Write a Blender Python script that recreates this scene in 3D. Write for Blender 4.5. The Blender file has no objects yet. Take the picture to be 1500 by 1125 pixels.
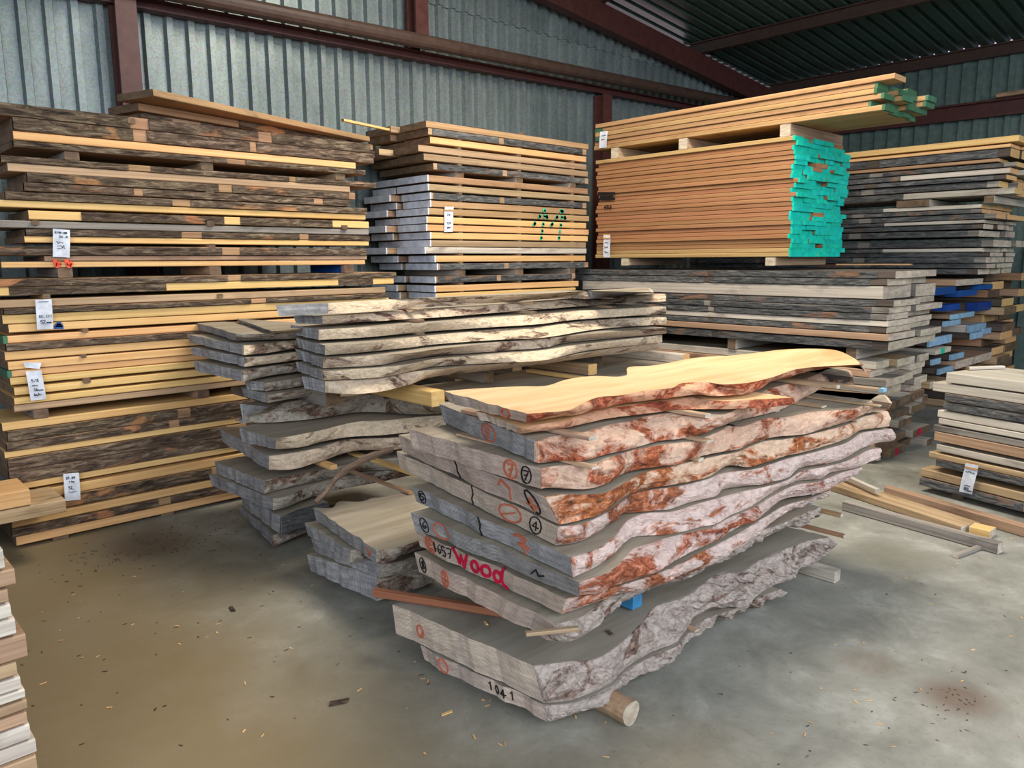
import bpy, math, random
from mathutils import Vector, Matrix, noise
rnd = random.Random(7)
SC = bpy.context.scene
COL = SC.collection
# ------------------------------------------------------------------ camera model (26 mm phone lens, eye height 1.6 m)
F = 1127.0; PITCH = math.radians(9.17); ROLL = math.radians(0.35); YAW = math.radians(46.9); EYE = 1.6
FW = Vector((math.cos(YAW)*math.cos(PITCH), math.sin(YAW)*math.cos(PITCH), -math.sin(PITCH)))
R0 = Vector((math.sin(YAW), -math.cos(YAW), 0.0)); U0 = R0.cross(FW)
RT = math.cos(ROLL)*R0 - math.sin(ROLL)*U0
UP = math.cos(ROLL)*U0 + math.sin(ROLL)*R0
CP = Vector((0, 0, EYE))
def ray(x, y): return FW + RT*((x-750)/F) - UP*((y-562.5)/F)
def at_z(x, y, z):
    d = ray(x, y); return CP + d*((z-EYE)/d.z)
def at_y(x, y, Y):
    d = ray(x, y); return CP + d*(Y/d.y)
def at_x(x, y, X):
    d = ray(x, y); return CP + d*(X/d.x)

cam = bpy.data.cameras.new('camera'); cam.sensor_width = 36; cam.lens = F/1500*36
cam.clip_end = 200
co = bpy.data.objects.new('camera', cam); COL.objects.link(co)
m = Matrix.Identity(4)
for i in range(3):
    m[i][0] = RT[i]; m[i][1] = UP[i]; m[i][2] = -FW[i]; m[i][3] = CP[i]
co.matrix_world = m
SC.camera = co

# ------------------------------------------------------------------ materials
def lin(c):
    return tuple(((v/255)/12.92 if v/255 <= .04045 else ((v/255+.055)/1.055)**2.4) for v in c) + (1,)
class NT:
    def __init__(s, name):
        s.m = bpy.data.materials.new(name); s.m.use_nodes = True
        s.n = s.m.node_tree.nodes; s.l = s.m.node_tree.links
        s.b = s.n['Principled BSDF']
    def new(s, t, **kw):
        n = s.n.new(t)
        for k, v in kw.items():
            if k in n.inputs.keys(): n.inputs[k].default_value = v
            else: setattr(n, k, v)
        return n
    def link(s, a, b): s.l.new(a, b)
    def coords(s, scale, rand=True):
        tc = s.new('ShaderNodeTexCoord'); mp = s.new('ShaderNodeMapping')
        mp.inputs['Scale'].default_value = scale
        if rand:
            oi = s.new('ShaderNodeObjectInfo'); mu = s.new('ShaderNodeMath', operation='MULTIPLY')
            mu.inputs[1].default_value = 37.0; s.link(oi.outputs['Random'], mu.inputs[0])
            ad = s.new('ShaderNodeVectorMath', operation='ADD')
            s.link(tc.outputs['Object'], ad.inputs[0]); s.link(mu.outputs[0], ad.inputs[1])
            s.link(ad.outputs[0], mp.inputs['Vector'])
        else:
            s.link(tc.outputs['Object'], mp.inputs['Vector'])
        return mp.outputs[0]
    def noise(s, vec, scale=1.0, detail=5, rough=.6, dist=0.0):
        n = s.new('ShaderNodeTexNoise'); n.inputs['Scale'].default_value = scale
        n.inputs['Detail'].default_value = detail; n.inputs['Roughness'].default_value = rough
        n.inputs['Distortion'].default_value = dist
        s.link(vec, n.inputs['Vector']); return n.outputs['Fac']
    def ramp(s, fac, stops):
        r = s.new('ShaderNodeValToRGB'); e = r.color_ramp.elements
        while len(e) < len(stops): e.new(.5)
        for el, (p, c) in zip(e, stops):
            el.position = p; el.color = c if len(c) == 4 else lin(c)
        s.link(fac, r.inputs['Fac']); return r.outputs['Color']
    def mix(s, fac, a, b, mode='MIX'):
        n = s.new('ShaderNodeMix', data_type='RGBA', blend_type=mode)
        for sock, v in ((n.inputs[0], fac), (n.inputs[6], a), (n.inputs[7], b)):
            if hasattr(v, 'links'): s.link(v, sock)
            else: sock.default_value = v
        return n.outputs[2]
    def vary(s, col, amt=.18, hue=.012):
        oi = s.new('ShaderNodeObjectInfo'); hs = s.new('ShaderNodeHueSaturation')
        mr = s.new('ShaderNodeMapRange'); mr.inputs[3].default_value = 1-amt; mr.inputs[4].default_value = 1+amt
        s.link(oi.outputs['Random'], mr.inputs[0]); s.link(mr.outputs[0], hs.inputs['Value'])
        m2 = s.new('ShaderNodeMath', operation='MULTIPLY'); m2.inputs[1].default_value = 7.13
        fr = s.new('ShaderNodeMath', operation='FRACT'); s.link(oi.outputs['Random'], m2.inputs[0]); s.link(m2.outputs[0], fr.inputs[0])
        m3 = s.new('ShaderNodeMapRange'); m3.inputs[3].default_value = .5-hue; m3.inputs[4].default_value = .5+hue
        s.link(fr.outputs[0], m3.inputs[0]); s.link(m3.outputs[0], hs.inputs['Hue'])
        s.link(col, hs.inputs['Color']); return hs.outputs[0]
    def done(s, col, rough=.75, bump=None, bstr=.3, bdist=.004, metal=0.0, spec=.3):
        if hasattr(col, 'links'): s.link(col, s.b.inputs['Base Color'])
        else: s.b.inputs['Base Color'].default_value = col
        if hasattr(rough, 'links'): s.link(rough, s.b.inputs['Roughness'])
        else: s.b.inputs['Roughness'].default_value = rough
        s.b.inputs['Metallic'].default_value = metal
        s.b.inputs['Specular IOR Level'].default_value = spec
        if bump is not None:
            b = s.new('ShaderNodeBump'); b.inputs['Strength'].default_value = bstr; b.inputs['Distance'].default_value = bdist
            s.link(bump, b.inputs['Height']); s.link(b.outputs[0], s.b.inputs['Normal'])
        return s.m

def wood(name, a, b, c=None, grain=(1.2, 22, 60), blotch=1.6, vary=.16, bstr=.3, cpos=(.55, .75), rough=.75, hue=.012):
    t = NT(name)
    g = t.noise(t.coords(grain), 1.0, 6, .62, .3)
    col = t.ramp(g, [(.28, b), (.68, a)])
    if c is not None:
        f = t.noise(t.coords((blotch, blotch*3, blotch*3)), 1.0, 5, .6, .6)
        col = t.mix(t.ramp(f, [(cpos[0], (0, 0, 0, 1)), (cpos[1], (1, 1, 1, 1))]), col, lin(c))
    return t.done(t.vary(col, vary, hue), rough, g, bstr, .003)

def plain(name, c, rough=.6, metal=0, vary=0, spec=.3):
    t = NT(name)
    f = t.noise(t.coords((14, 14, 14)), 1.0, 5, .6)
    d = tuple(max(0, v*.8) for v in c)
    col = t.ramp(f, [(.3, d), (.7, c)])
    if vary: col = t.vary(col, vary)
    return t.done(col, rough, None, metal=metal, spec=spec)

M = {}
M['yellow'] = wood('sawn_yellow_pine', (226, 186, 128), (196, 150, 94), (208, 158, 100), vary=.10)
M['tan'] = wood('sawn_tan_wood', (186, 156, 124), (140, 112, 86), (110, 86, 66), vary=.14)
M['orange'] = wood('sawn_orange_wood', (178, 142, 106), (138, 104, 74), (104, 78, 58), vary=.16)
M['grey'] = wood('weathered_grey_wood', (150, 142, 132), (96, 90, 84), (62, 58, 56), vary=.2, bstr=.5)
M['palegrey'] = wood('pale_grey_wood', (206, 196, 182), (160, 148, 134), (118, 106, 96), vary=.14)
M['darkwood'] = wood('dark_weathered_wood', (96, 84, 74), (58, 50, 46), (40, 36, 36), vary=.25, bstr=.5)
M['planed'] = wood('brown_planed_wood', (168, 122, 86), (134, 90, 58), (148, 100, 66), grain=(.7, 10, 50), vary=.14, bstr=.12, hue=.008)
M['pileside'] = wood('pale_planed_wood', (190, 154, 108), (154, 118, 78), (132, 96, 62), grain=(.7, 10, 50), vary=.12, bstr=.12)
M['endgrain'] = wood('brown_end_grain', (128, 104, 82), (84, 66, 50), (62, 50, 42), grain=(20, 14, 30), vary=.15)
M['paleend'] = wood('pale_end_grain', (208, 194, 172), (158, 142, 124), (126, 114, 104), grain=(20, 10, 40), vary=.12)
M['stick'] = wood('sticker_lath_wood', (186, 158, 130), (140, 112, 90), (108, 86, 72), vary=.2)
M['teal'] = plain('teal_end_paint', (18, 205, 182), .5, vary=.08)
M['green'] = plain('dark_green_end_paint', (72, 116, 86), .55, vary=.18)
M['wax'] = plain('whitish_end_wax', (226, 230, 242), .5, vary=.04)
M['bluewax'] = plain('pale_blue_end_paint', (150, 186, 212), .5, vary=.12)
M['bluepaint'] = plain('strong_blue_paint', (24, 72, 150), .5, vary=.2)
M['cyanpaint'] = plain('light_blue_block_paint', (70, 150, 205), .5)
M['redsteel'] = plain('red_oxide_steel_paint', (86, 50, 46), .45)
M['brownsteel'] = plain('brown_steel_paint', (78, 60, 52), .45)
M['paper'] = plain('white_paper', (232, 236, 246), .7)
M['ink'] = plain('dark_ink', (50, 54, 80), .6)
M['black'] = plain('black_paint', (26, 26, 28), .6)
M['crayon'] = plain('orange_crayon', (192, 104, 78), .7)
M['redpaint'] = plain('crimson_spray_paint', (196, 14, 62), .5)
M['orangepaint'] = plain('orange_spray_paint', (255, 92, 58), .5)
M['mintpaint'] = plain('mint_spray_paint', (50, 205, 165), .5)
M['orangestrip'] = plain('orange_print', (214, 158, 84), .6)

def bark_mat(name, cols, scale=9, bstr=.9, stretch=.35):
    t = NT(name)
    v = t.coords((scale*stretch*2.2, scale*4.5, scale*4.5))
    g = t.noise(v, 1.0, 8, .75, .8)
    f = t.noise(t.coords((2.2, 5, 5)), 1.0, 5, .6, .5)
    col = t.ramp(g, [(.34, cols[0]), (.5, cols[1]), (.68, cols[2])])
    col = t.mix(t.ramp(f, [(.60, (0, 0, 0, 1)), (.66, (1, 1, 1, 1))]), col, lin(cols[3]))
    return t.done(t.vary(col, .2, .01), .9, g, bstr, .012)
M['bark'] = bark_mat('dark_rough_bark', [(30, 24, 20), (88, 72, 58), (150, 132, 110), (168, 118, 80)])
M['greybark'] = bark_mat('grey_black_bark', [(40, 40, 42), (82, 82, 82), (126, 122, 118), (128, 96, 78)])

def slab_bark(name, base, base2, red, dark, thr, scale=7, fade=0.0):
    t = NT(name)
    v = t.coords((3.2, 7, 8))
    f = t.noise(v, 1.0, 9, .68, .9)
    g = t.noise(t.coords((scale*2.6, scale*5, scale*5)), 1.0, 9, .75, .9)
    col = t.ramp(g, [(.32, base2), (.58, base)])
    r = t.ramp(g, [(.36, dark), (.52, red), (.68, tuple(min(255, c+70) for c in red))])
    if fade:
        tc = t.new('ShaderNodeTexCoord'); sp = t.new('ShaderNodeSeparateXYZ'); t.link(tc.outputs['Object'], sp.inputs[0])
        ma = t.new('ShaderNodeMath', operation='MULTIPLY_ADD'); ma.inputs[1].default_value = -fade; t.link(sp.outputs['X'], ma.inputs[0]); t.link(f, ma.inputs[2]); f2 = ma.outputs[0]
    else: f2 = f
    col = t.mix(t.ramp(f2, [(thr, (0, 0, 0, 1)), (thr+.07, (1, 1, 1, 1))]), col, r)
    ad = t.new('ShaderNodeMath', operation='ADD'); t.link(g, ad.inputs[0]); t.link(f, ad.inputs[1])
    return t.done(t.vary(col, .08, .006), .85, ad.outputs[0], .8, .014)
M['slabbark'] = slab_bark('pink_white_bark_with_red_patches', (222, 198, 190), (176, 150, 142), (160, 88, 58), (70, 36, 28), .50, 7, .035)
M['slabred'] = slab_bark('red_brown_live_edge', (214, 168, 136), (184, 126, 92), (164, 84, 52), (84, 38, 28), .44, 7, .02)
M['slabmixed'] = slab_bark('peach_live_edge_with_rusty_bark', (224, 192, 168), (190, 148, 122), (166, 90, 54), (76, 38, 26), .43, 7, .06)
M['barkstrip'] = wood('grey_brown_bark_strip', (128, 108, 92), (74, 60, 50), (56, 46, 40), vary=.05, bstr=.8)
M['redlath'] = wood('red_brown_lath', (158, 98, 74), (112, 64, 48), vary=.05)
M['burl'] = slab_bark('grey_burl_bark', (190, 176, 166), (120, 106, 98), (122, 98, 86), (54, 46, 42), .535, 10)
M['creambark'] = slab_bark('cream_live_edge_with_dark_stains', (216, 196, 170), (172, 148, 124), (116, 90, 74), (48, 42, 40), .53, 9)
M['coldbark'] = slab_bark('grey_cream_live_edge', (176, 166, 152), (122, 110, 98), (108, 82, 66), (40, 36, 36), .50, 9)

def slab_top(name, a, b, c):
    t = NT(name)
    w = t.noise(t.coords((1.0, 9, 20)), 1.0, 6, .6, 1.2)
    f = t.noise(t.coords((1.4, 3.2, 3)), 1.0, 4, .55, .8)
    col = t.ramp(w, [(.3, b), (.62, a)])
    col = t.mix(t.ramp(f, [(.52, (0, 0, 0, 1)), (.72, (.75, .75, .75, 1))]), col, lin(c))
    return t.done(t.vary(col, .05, .004), .7, w, .15, .003)
M['slabtop'] = slab_top('warm_cream_sawn_face', (220, 184, 140), (202, 162, 114), (194, 140, 92))
M['slabtopgrey'] = slab_top('grey_tan_sawn_face', (158, 148, 132), (130, 118, 102), (112, 102, 92))
M['slabtopdusty'] = slab_top('dusty_grey_sawn_face', (150, 142, 130), (128, 118, 106), (104, 96, 88))
def slab_end(name, a, b, c, k=.5):
    t = NT(name)
    tc = t.new('ShaderNodeTexCoord')
    mp = t.new('ShaderNodeMapping'); mp.inputs['Location'].default_value = (0, -.35, .25)
    t.link(tc.outputs['Object'], mp.inputs['Vector'])
    wv = t.new('ShaderNodeTexWave', wave_type='RINGS', rings_direction='X')
    wv.inputs['Scale'].default_value = 22; wv.inputs['Distortion'].default_value = 6.0; wv.inputs['Detail'].default_value = 4
    wv.inputs['Detail Scale'].default_value = 1.2
    t.link(mp.outputs[0], wv.inputs['Vector'])
    rot = t.new('ShaderNodeMapping'); rot.inputs['Rotation'].default_value = (.6, 0, 0); rot.inputs['Scale'].default_value = (3, 9, 70)
    t.link(tc.outputs['Object'], rot.inputs['Vector'])
    saw = t.noise(rot.outputs[0], 1.0, 6, .7, .4)
    f = t.noise(t.coords((6, 7, 9)), 1.0, 7, .7, .5)
    col = t.ramp(saw, [(.28, b), (.72, a)])
    col = t.mix(.14, col, t.ramp(wv.outputs['Fac'], [(.2, c), (.8, a)]))
    col = t.mix(t.ramp(f, [(.44, (0, 0, 0, 1)), (.64, (k, k, k, 1))]), col, lin(c))
    return t.done(t.vary(col, .12, .01), .85, saw, .5, .006)
M['slabend'] = slab_end('grey_brown_slab_end_grain', (208, 188, 170), (142, 125, 113), (126, 115, 112))
M['slabendgrey'] = slab_end('blue_grey_slab_end_grain', (172, 170, 168), (104, 102, 104), (88, 86, 92))

def galv(name, a, b):
    t = NT(name)
    vo = t.new('ShaderNodeTexVoronoi'); vo.inputs['Scale'].default_value = 75
    t.link(t.coords((1, 1, 1), False), vo.inputs['Vector'])
    f = t.noise(t.coords((2, 2, .9), False), 1.0, 6, .65)
    col = t.mix(.28, t.ramp(f, [(.3, b), (.7, a)]), vo.outputs['Color'], 'SOFT_LIGHT')
    hs = t.new('ShaderNodeHueSaturation'); hs.inputs['Saturation'].default_value = .55
    t.link(col, hs.inputs['Color'])
    return t.done(hs.outputs[0], .42, None, metal=.35)
M['galv'] = galv('galvanised_corrugated_steel', (120, 138, 136), (84, 102, 102))
M['galvgreen'] = plain('dull_green_grey_sheet_steel', (104, 124, 118), .5, .2)
M['roof'] = plain('dark_green_roof_sheet', (74, 98, 88), .35, .2)

def concrete():
    t = NT('dusty_concrete_floor')
    big = t.noise(t.coords((.55, .55, .55), False), 1.0, 4, .6, .4)
    med = t.noise(t.coords((3.2, 3.2, 3.2), False), 1.0, 8, .68, .3)
    fine = t.noise(t.coords((34, 34, 34), False), 1.0, 6, .7)
    col = t.ramp(med, [(.28, (110, 108, 100)), (.55, (142, 140, 131)), (.75, (172, 170, 162))])
    # brown sawdust film, thicker towards the stack along the back wall
    tc = t.new('ShaderNodeTexCoord'); sp = t.new('ShaderNodeSeparateXYZ'); t.link(tc.outputs['Object'], sp.inputs[0])
    mr = t.new('ShaderNodeMapRange'); mr.inputs[1].default_value = 2.3; mr.inputs[2].default_value = .9
    t.link(sp.outputs['X'], mr.inputs[0])
    ad = t.new('ShaderNodeMath', operation='ADD'); t.link(mr.outputs[0], ad.inputs[0])
    m1 = t.new('ShaderNodeMath', operation='MULTIPLY_ADD'); m1.inputs[1].default_value = 1.6; m1.inputs[2].default_value = -.8
    t.link(big, m1.inputs[0]); t.link(m1.outputs[0], ad.inputs[1])
    col = t.mix(t.ramp(ad.outputs[0], [(.1, (0, 0, 0, 1)), (.9, (.9, .9, .9, 1))]), col, lin((122, 104, 74)))
    col = t.mix(t.ramp(fine, [(.30, (.7, .7, .7, 1)), (.42, (0, 0, 0, 1))]), col, lin((112, 106, 96)))
    # two brown dirt stains and saw-cut joints
    def spot(x, y, r, c, k):
        nonlocal col
        d = t.new('ShaderNodeVectorMath', operation='DISTANCE'); d.inputs[1].default_value = (x, y, 0)
        t.link(tc.outputs['Object'], d.inputs[0])
        n = t.new('ShaderNodeMath', operation='MULTIPLY_ADD'); n.inputs[1].default_value = -.9*r; t.link(med, n.inputs[0]); t.link(d.outputs['Value'], n.inputs[2])
        f = t.ramp(n.outputs[0], [(0.0, (k, k, k, 1)), (r*.6, (0, 0, 0, 1))])
        col = t.mix(f, col, lin(c))
    spot(2.98, .79, .16, (96, 72, 58), .6); spot(3.0, 1.12, .14, (110, 92, 76), .4)
    spot(1.35, 4.5, .3, (86, 66, 48), .6); spot(4.2, 1.5, .3, (104, 100, 84), .5)
    b = t.mix(.35, med, fine)
    return t.done(col, .8, b, .25, .012, spec=.25)
M['concrete'] = concrete()

# ------------------------------------------------------------------ mesh helpers
XF = {}
def link_mesh(name, verts, faces, mats, parent=None, origin=None, rot=0.0, midx=None, smooth=False):
    if parent is not None: origin, rot = XF[parent.name]
    if origin is None:
        n = len(verts); origin = Vector((sum(v[0] for v in verts)/n, sum(v[1] for v in verts)/n, min(v[2] for v in verts)))
    origin = Vector(origin); c, s = math.cos(-rot), math.sin(-rot)
    loc = []
    for v in verts:
        x, y, z = v[0]-origin.x, v[1]-origin.y, v[2]-origin.z
        loc.append((c*x-s*y, s*x+c*y, z))
    me = bpy.data.meshes.new(name); me.from_pydata(loc, [], faces)
    for k in mats: me.materials.append(M[k])
    if midx: me.polygons.foreach_set('material_index', midx)
    if smooth: me.polygons.foreach_set('use_smooth', [True]*len(faces))
    me.update()
    ob = bpy.data.objects.new(name, me); COL.objects.link(ob)
    if parent is not None: ob.parent = parent
    else:
        ob.location = origin; ob.rotation_euler = (0, 0, rot)
    XF[ob.name] = (origin, rot)
    return ob
def tag(o, label, cat, group=None):
    o['label'] = label; o['category'] = cat
    if group: o['group'] = group
    return o
def structure(o, cat=None, label=None):
    o['kind'] = 'structure'
    if label: o['label'] = label
    if cat: o['category'] = cat
    return o
def boxv(x0, x1, y0, y1, z0, z1):
    v = [(x0, y0, z0), (x1, y0, z0), (x1, y1, z0), (x0, y1, z0), (x0, y0, z1), (x1, y0, z1), (x1, y1, z1), (x0, y1, z1)]
    f = [(0, 3, 2, 1), (4, 5, 6, 7), (0, 1, 5, 4), (1, 2, 6, 5), (2, 3, 7, 6), (3, 0, 4, 7)]
    return v, f
ORDS = 'topmost second third fourth fifth sixth seventh eighth ninth tenth eleventh twelfth thirteenth fourteenth fifteenth sixteenth seventeenth eighteenth nineteenth twentieth twenty-first twenty-second twenty-third twenty-fourth twenty-fifth twenty-sixth twenty-seventh twenty-eighth'.split()
def down(i): return 'topmost' if i == 0 else ORDS[i]+' from top'

# one sawn board: local X along its length, local -Y its visible long edge
def board(name, label, cat, group, origin, rot, L, W, T, mat='yellow', end='endgrain', wane=0.0, seed=0, warp=.002, slope=0.0):
    n = max(4, int(L/.14)); r = random.Random(seed*13+5); ch = min(.004, T*.15)
    o = Vector(origin); c, s = math.cos(rot), math.sin(rot)
    V = []; Fc = []; mi = []
    for i in range(n+1):
        t = i/n; x = -L/2+L*t
        w1 = noise.noise((x*2.1+seed*3.7, seed*1.3, 0))*wane + noise.noise((x*7+seed, 3.1, seed))*wane*.4
        w2 = w1 + noise.noise((x*4+seed*1.7, 9.3, 2))*wane*.5
        dz = noise.noise((x*1.1+seed*2.2, 5.5, seed*.7))*warp
        yf, yb = -W/2, W/2
        p = [(yf+w1+slope+ch, T), (yf+w1+slope, T-ch), (yf+w2, ch), (yf+w2+ch, 0), (yb-ch, 0), (yb, ch), (yb, T-ch), (yb-ch, T)]
        for y, z in p:
            V.append((o.x+c*x-s*y, o.y+s*x+c*y, o.z+z+dz))
    for i in range(n):
        for k in range(8):
            a = i*8+k; b = i*8+(k+1) % 8
            Fc.append((a, b, b+8, a+8)); mi.append(0)
    Fc.append(tuple(range(7, -1, -1))); mi.append(1)
    Fc.append(tuple(n*8+k for k in range(8))); mi.append(1)
    Fc = [tuple(reversed(f)) for f in Fc]
    ob = link_mesh(name, V, Fc, [mat, end], None, o, rot, mi)
    ob['_dims'] = (L, W, T, slope, wane)
    tag(ob, label, cat, group)
    return ob
def locals_to_world(ob, pts):
    o, rot = XF[ob.name]; c, s = math.cos(rot), math.sin(rot)
    return [(o.x+c*x-s*y, o.y+s*x+c*y, o.z+z) for x, y, z in pts]
# bark left on the long edge of a board
def bark(ob, spans, mat='bark', seed=0, amp=.010):
    for k, sp in enumerate(spans): bark1(ob, [sp], mat, seed+k*.7, amp)
def bark1(ob, spans, mat='bark', seed=0, amp=.010):
    L, W, T, slope, wane = ob['_dims']; V = []; Fc = []
    for (a, b) in spans:
        x0, x1 = -L/2+L*a, -L/2+L*b; n = max(3, int((x1-x0)/.03)); R = 4; base = len(V)
        for i in range(n+1):
            x = x0+(x1-x0)*i/n; e = min(1, i/2, (n-i)/2)
            w = wane*1.2
            for k in range(R+1):
                v = k/R
                y = -W/2 + slope*v - w*.5 - (.002 + e*amp*(.45+noise.noise((x*14+seed, v*3, seed*2.1))*.7+noise.noise((x*45, v*6+seed, 1))*.35))*(.6+1.2*v*(1-v))
                V.append((x, y, T*(.02+.96*v)+noise.noise((x*22+seed, v, 4))*.002))
            V.append((x, -W/2+slope+.02, T*.97)); V.append((x, -W/2+.02, T*.03))
        m = R+3
        for i in range(n):
            for k in range(m):
                p = base+i*m+k; q = base+i*m+(k+1) % m
                Fc.append((p, p+m, q+m, q))
        Fc.append(tuple(base+k for k in range(m))); Fc.append(tuple(base+n*m+k for k in range(m-1, -1, -1)))
    return link_mesh('bark', locals_to_world(ob, V), Fc, [mat], ob, smooth=False)
# paint or wax over one end of a board (side +1 = local +X end)
def painted_end(ob, side, mat, back=.015, name='painted_end', part=(0, 1)):
    L, W, T, slope, wane = ob['_dims']; e = .0012; w = wane*1.2
    x = side*L/2; xs = sorted([x-side*back, x+side*e])
    y0, y1 = -W/2-w-e, W/2+e
    a, b = y0+(y1-y0)*part[0], y0+(y1-y0)*part[1]
    v, f = boxv(xs[0], xs[1], a, b, -e, T+e)
    return link_mesh(name, locals_to_world(ob, v), f, [mat], ob)
# strokes of ink, crayon or spray lying on a face
def strokes(parent, name, P0, e1, e2, nr, lines, w, mat, lift=.0015, jf=None):
    V = []; Fc = []
    P0 = Vector(P0); e1 = Vector(e1); e2 = Vector(e2); nr = Vector(nr).normalized()
    u1 = e1.normalized(); u2 = e2 - u1*e2.dot(u1); u2.normalize()
    for ln in lines:
        if jf:
            fine = []
            for (a, b), (a2, b2) in zip(ln, ln[1:]):
                m_ = max(1, int(abs(a2-a)/.008))
                fine += [(a+(a2-a)*i/m_, b+(b2-b)*i/m_) for i in range(m_)]
            ln = fine+[ln[-1]]
        P = [jf(a, b) if jf else P0+e1*a+e2*b for a, b in ln]
        for i in range(len(P)-1):
            d = P[i+1]-P[i]
            if d.length < 1e-6: continue
            d.normalize(); sd = nr.cross(d)*(w/2)
            A = P[i]-d*w*.35; B = P[i+1]+d*w*.35; base = len(V)
            for q in (A-sd, B-sd, B+sd, A+sd): V.append(tuple(q+nr*lift))
            for q in (A-sd, B-sd, B+sd, A+sd): V.append(tuple(q-nr*.001))
            b = base
            Fc += [(b, b+1, b+2, b+3), (b, b+4, b+5, b+1), (b+1, b+5, b+6, b+2), (b+2, b+6, b+7, b+3), (b+3, b+7, b+4, b)]
    return link_mesh(name, V, Fc, [mat], parent)
def circ(cx, cy, rx, ry, a0=0, a1=360, n=12):
    return [(cx+rx*math.cos(math.radians(a0+(a1-a0)*i/n)), cy+ry*math.sin(math.radians(a0+(a1-a0)*i/n))) for i in range(n+1)]
def glyph(ch, x, y, w, h):
    G = {'5': [[(1, 1), (0, 1), (0, .55), (.7, .6), (1, .3), (.7, 0), (0, .05)]],
         '2': [[(0, .8), (.3, 1), (.8, .95), (.9, .65), (0, 0), (1, 0)]],
         '6': [[(.9, 1), (.3, .75), (0, .3), (.4, 0), (.9, .2), (.8, .5), (.1, .4)]],
         '7': [[(0, 1), (1, 1), (.35, 0)], [(.2, .5), (.8, .55)]],
         '3': [[(0, 1), (.9, .95), (.4, .55), (1, .3), (.5, 0), (0, .1)]],
         '1': [[(.2, .8), (.5, 1), (.5, 0)]], '0': [circ(.5, .5, .45, .5)],
         '4': [[(.6, 0), (.6, 1), (0, .35), (1, .35)]], '8': [circ(.5, .75, .32, .24), circ(.5, .26, .42, .26)], '9': [circ(.5, .7, .35, .3), [(.85, .7), (.6, 0)]],
         'm': [[(0, 0), (0, .6), (.25, .6), (.45, .1), (.5, .6), (.8, .6), (1, 0)]],
         'E': [[(1, 1), (0, 1), (0, 0), (1, 0)], [(0, .5), (.8, .5)]], 'I': [[(.5, 0), (.5, 1)]], '/': [[(0, 0), (1, 1)]],
         'C': [circ(.5, .5, .45, .5, 50, 310)], 'B': [[(0, 0), (0, 1), (.7, .9), (.7, .6), (0, .52), (.9, .4), (.8, .05), (0, 0)]], '-': [[(0, .5), (1, .5)]],
         'K': [[(0, 0), (0, 1)], [(1, 1), (0, .45), (1, 0)]], 'A': [[(0, 0), (.5, 1), (1, 0)], [(.2, .4), (.8, .4)]], '.': [[(.4, 0), (.5, .08)]], 'L': [[(0, 1), (0, 0), (1, 0)]], 'R': [[(0, 0), (0, 1), (.8, .9), (.7, .55), (0, .5), (1, 0)]]}
    return [[(x+a*w, y+b*h) for a, b in ln] for ln in G.get(ch, [])]
def word(txt, x, y, w, h, gap=.35):
    out = []
    for c in txt:
        out += glyph(c, x, y, w, h); x += w*(1+gap)
    return out
def scribble(x, y, w, h, seed):
    r = random.Random(seed); n = int(w/.05); pts = [(x+w*i/n, y+h*(.5+r.uniform(-.5, .5))) for i in range(n+1)]
    return [pts]

# ------------------------------------------------------------------ the shed
v, f = boxv(-5, 14, -7, 9, -.2, 0)
structure(link_mesh('floor', v, f, ['concrete'], origin=(0, 0, 0)))
def corrugated(name, mat, p0, along, up, length, height_fn, period, prof, th=.002, start_fn=None, nz=1):
    V = []; Fc = []; p0 = Vector(p0); al = Vector(along); up = Vector(up); nr = al.cross(up)
    pts = []; k = 0
    while k*period < length:
        for a, d in prof: pts.append((k*period+a*period, d))
        k += 1
    for a, d in pts:
        h = height_fn(a); s0 = start_fn(a) if start_fn else 0
        b = p0+al*a+nr*d
        V.append(tuple(b+up*s0)); V.append(tuple(b+up*h)); V.append(tuple(b+up*s0+nr*th)); V.append(tuple(b+up*h+nr*th))
    for i in range(len(pts)-1):
        a = i*4
        Fc += [(a, a+4, a+5, a+1), (a+2, a+3, a+7, a+6), (a+1, a+5, a+7, a+3), (a, a+2, a+6, a+4)]
    return link_mesh(name, V, Fc, [mat])
YW = 6.15; XW = 11.0
def roofz(x): return 4.10 + .106*(XW-x)
PROF = [(0, 0), (.50, 0), (.58, -.034), (.92, -.034)]
PROF2 = [(0, 0), (.55, 0), (.63, .042), (.92, .042)]
# back wall: lower sheets, upper sheets lapped over them
structure(corrugated('wall_back', 'galv', (-4, YW, 0), (1, 0, 0), (0, 0, 1), 15.0, lambda a: 4.02, .158, PROF2))
def uptop(a):
    x = a-4
    return roofz(x)-.26 if 7.3 < x < 8.75 else roofz(x)-.002
structure(corrugated('wall_back_upper', 'galv', (-4, YW-.014, 0), (1, 0, 0), (0, 0, 1), 15.0, uptop, .158, PROF2, start_fn=lambda a: 3.98))
structure(corrugated('wall_right', 'galvgreen', (XW, YW, 0), (0, -1, 0), (0, 0, 1), 11.0, lambda a: 4.0, .17, PROF2))
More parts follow.
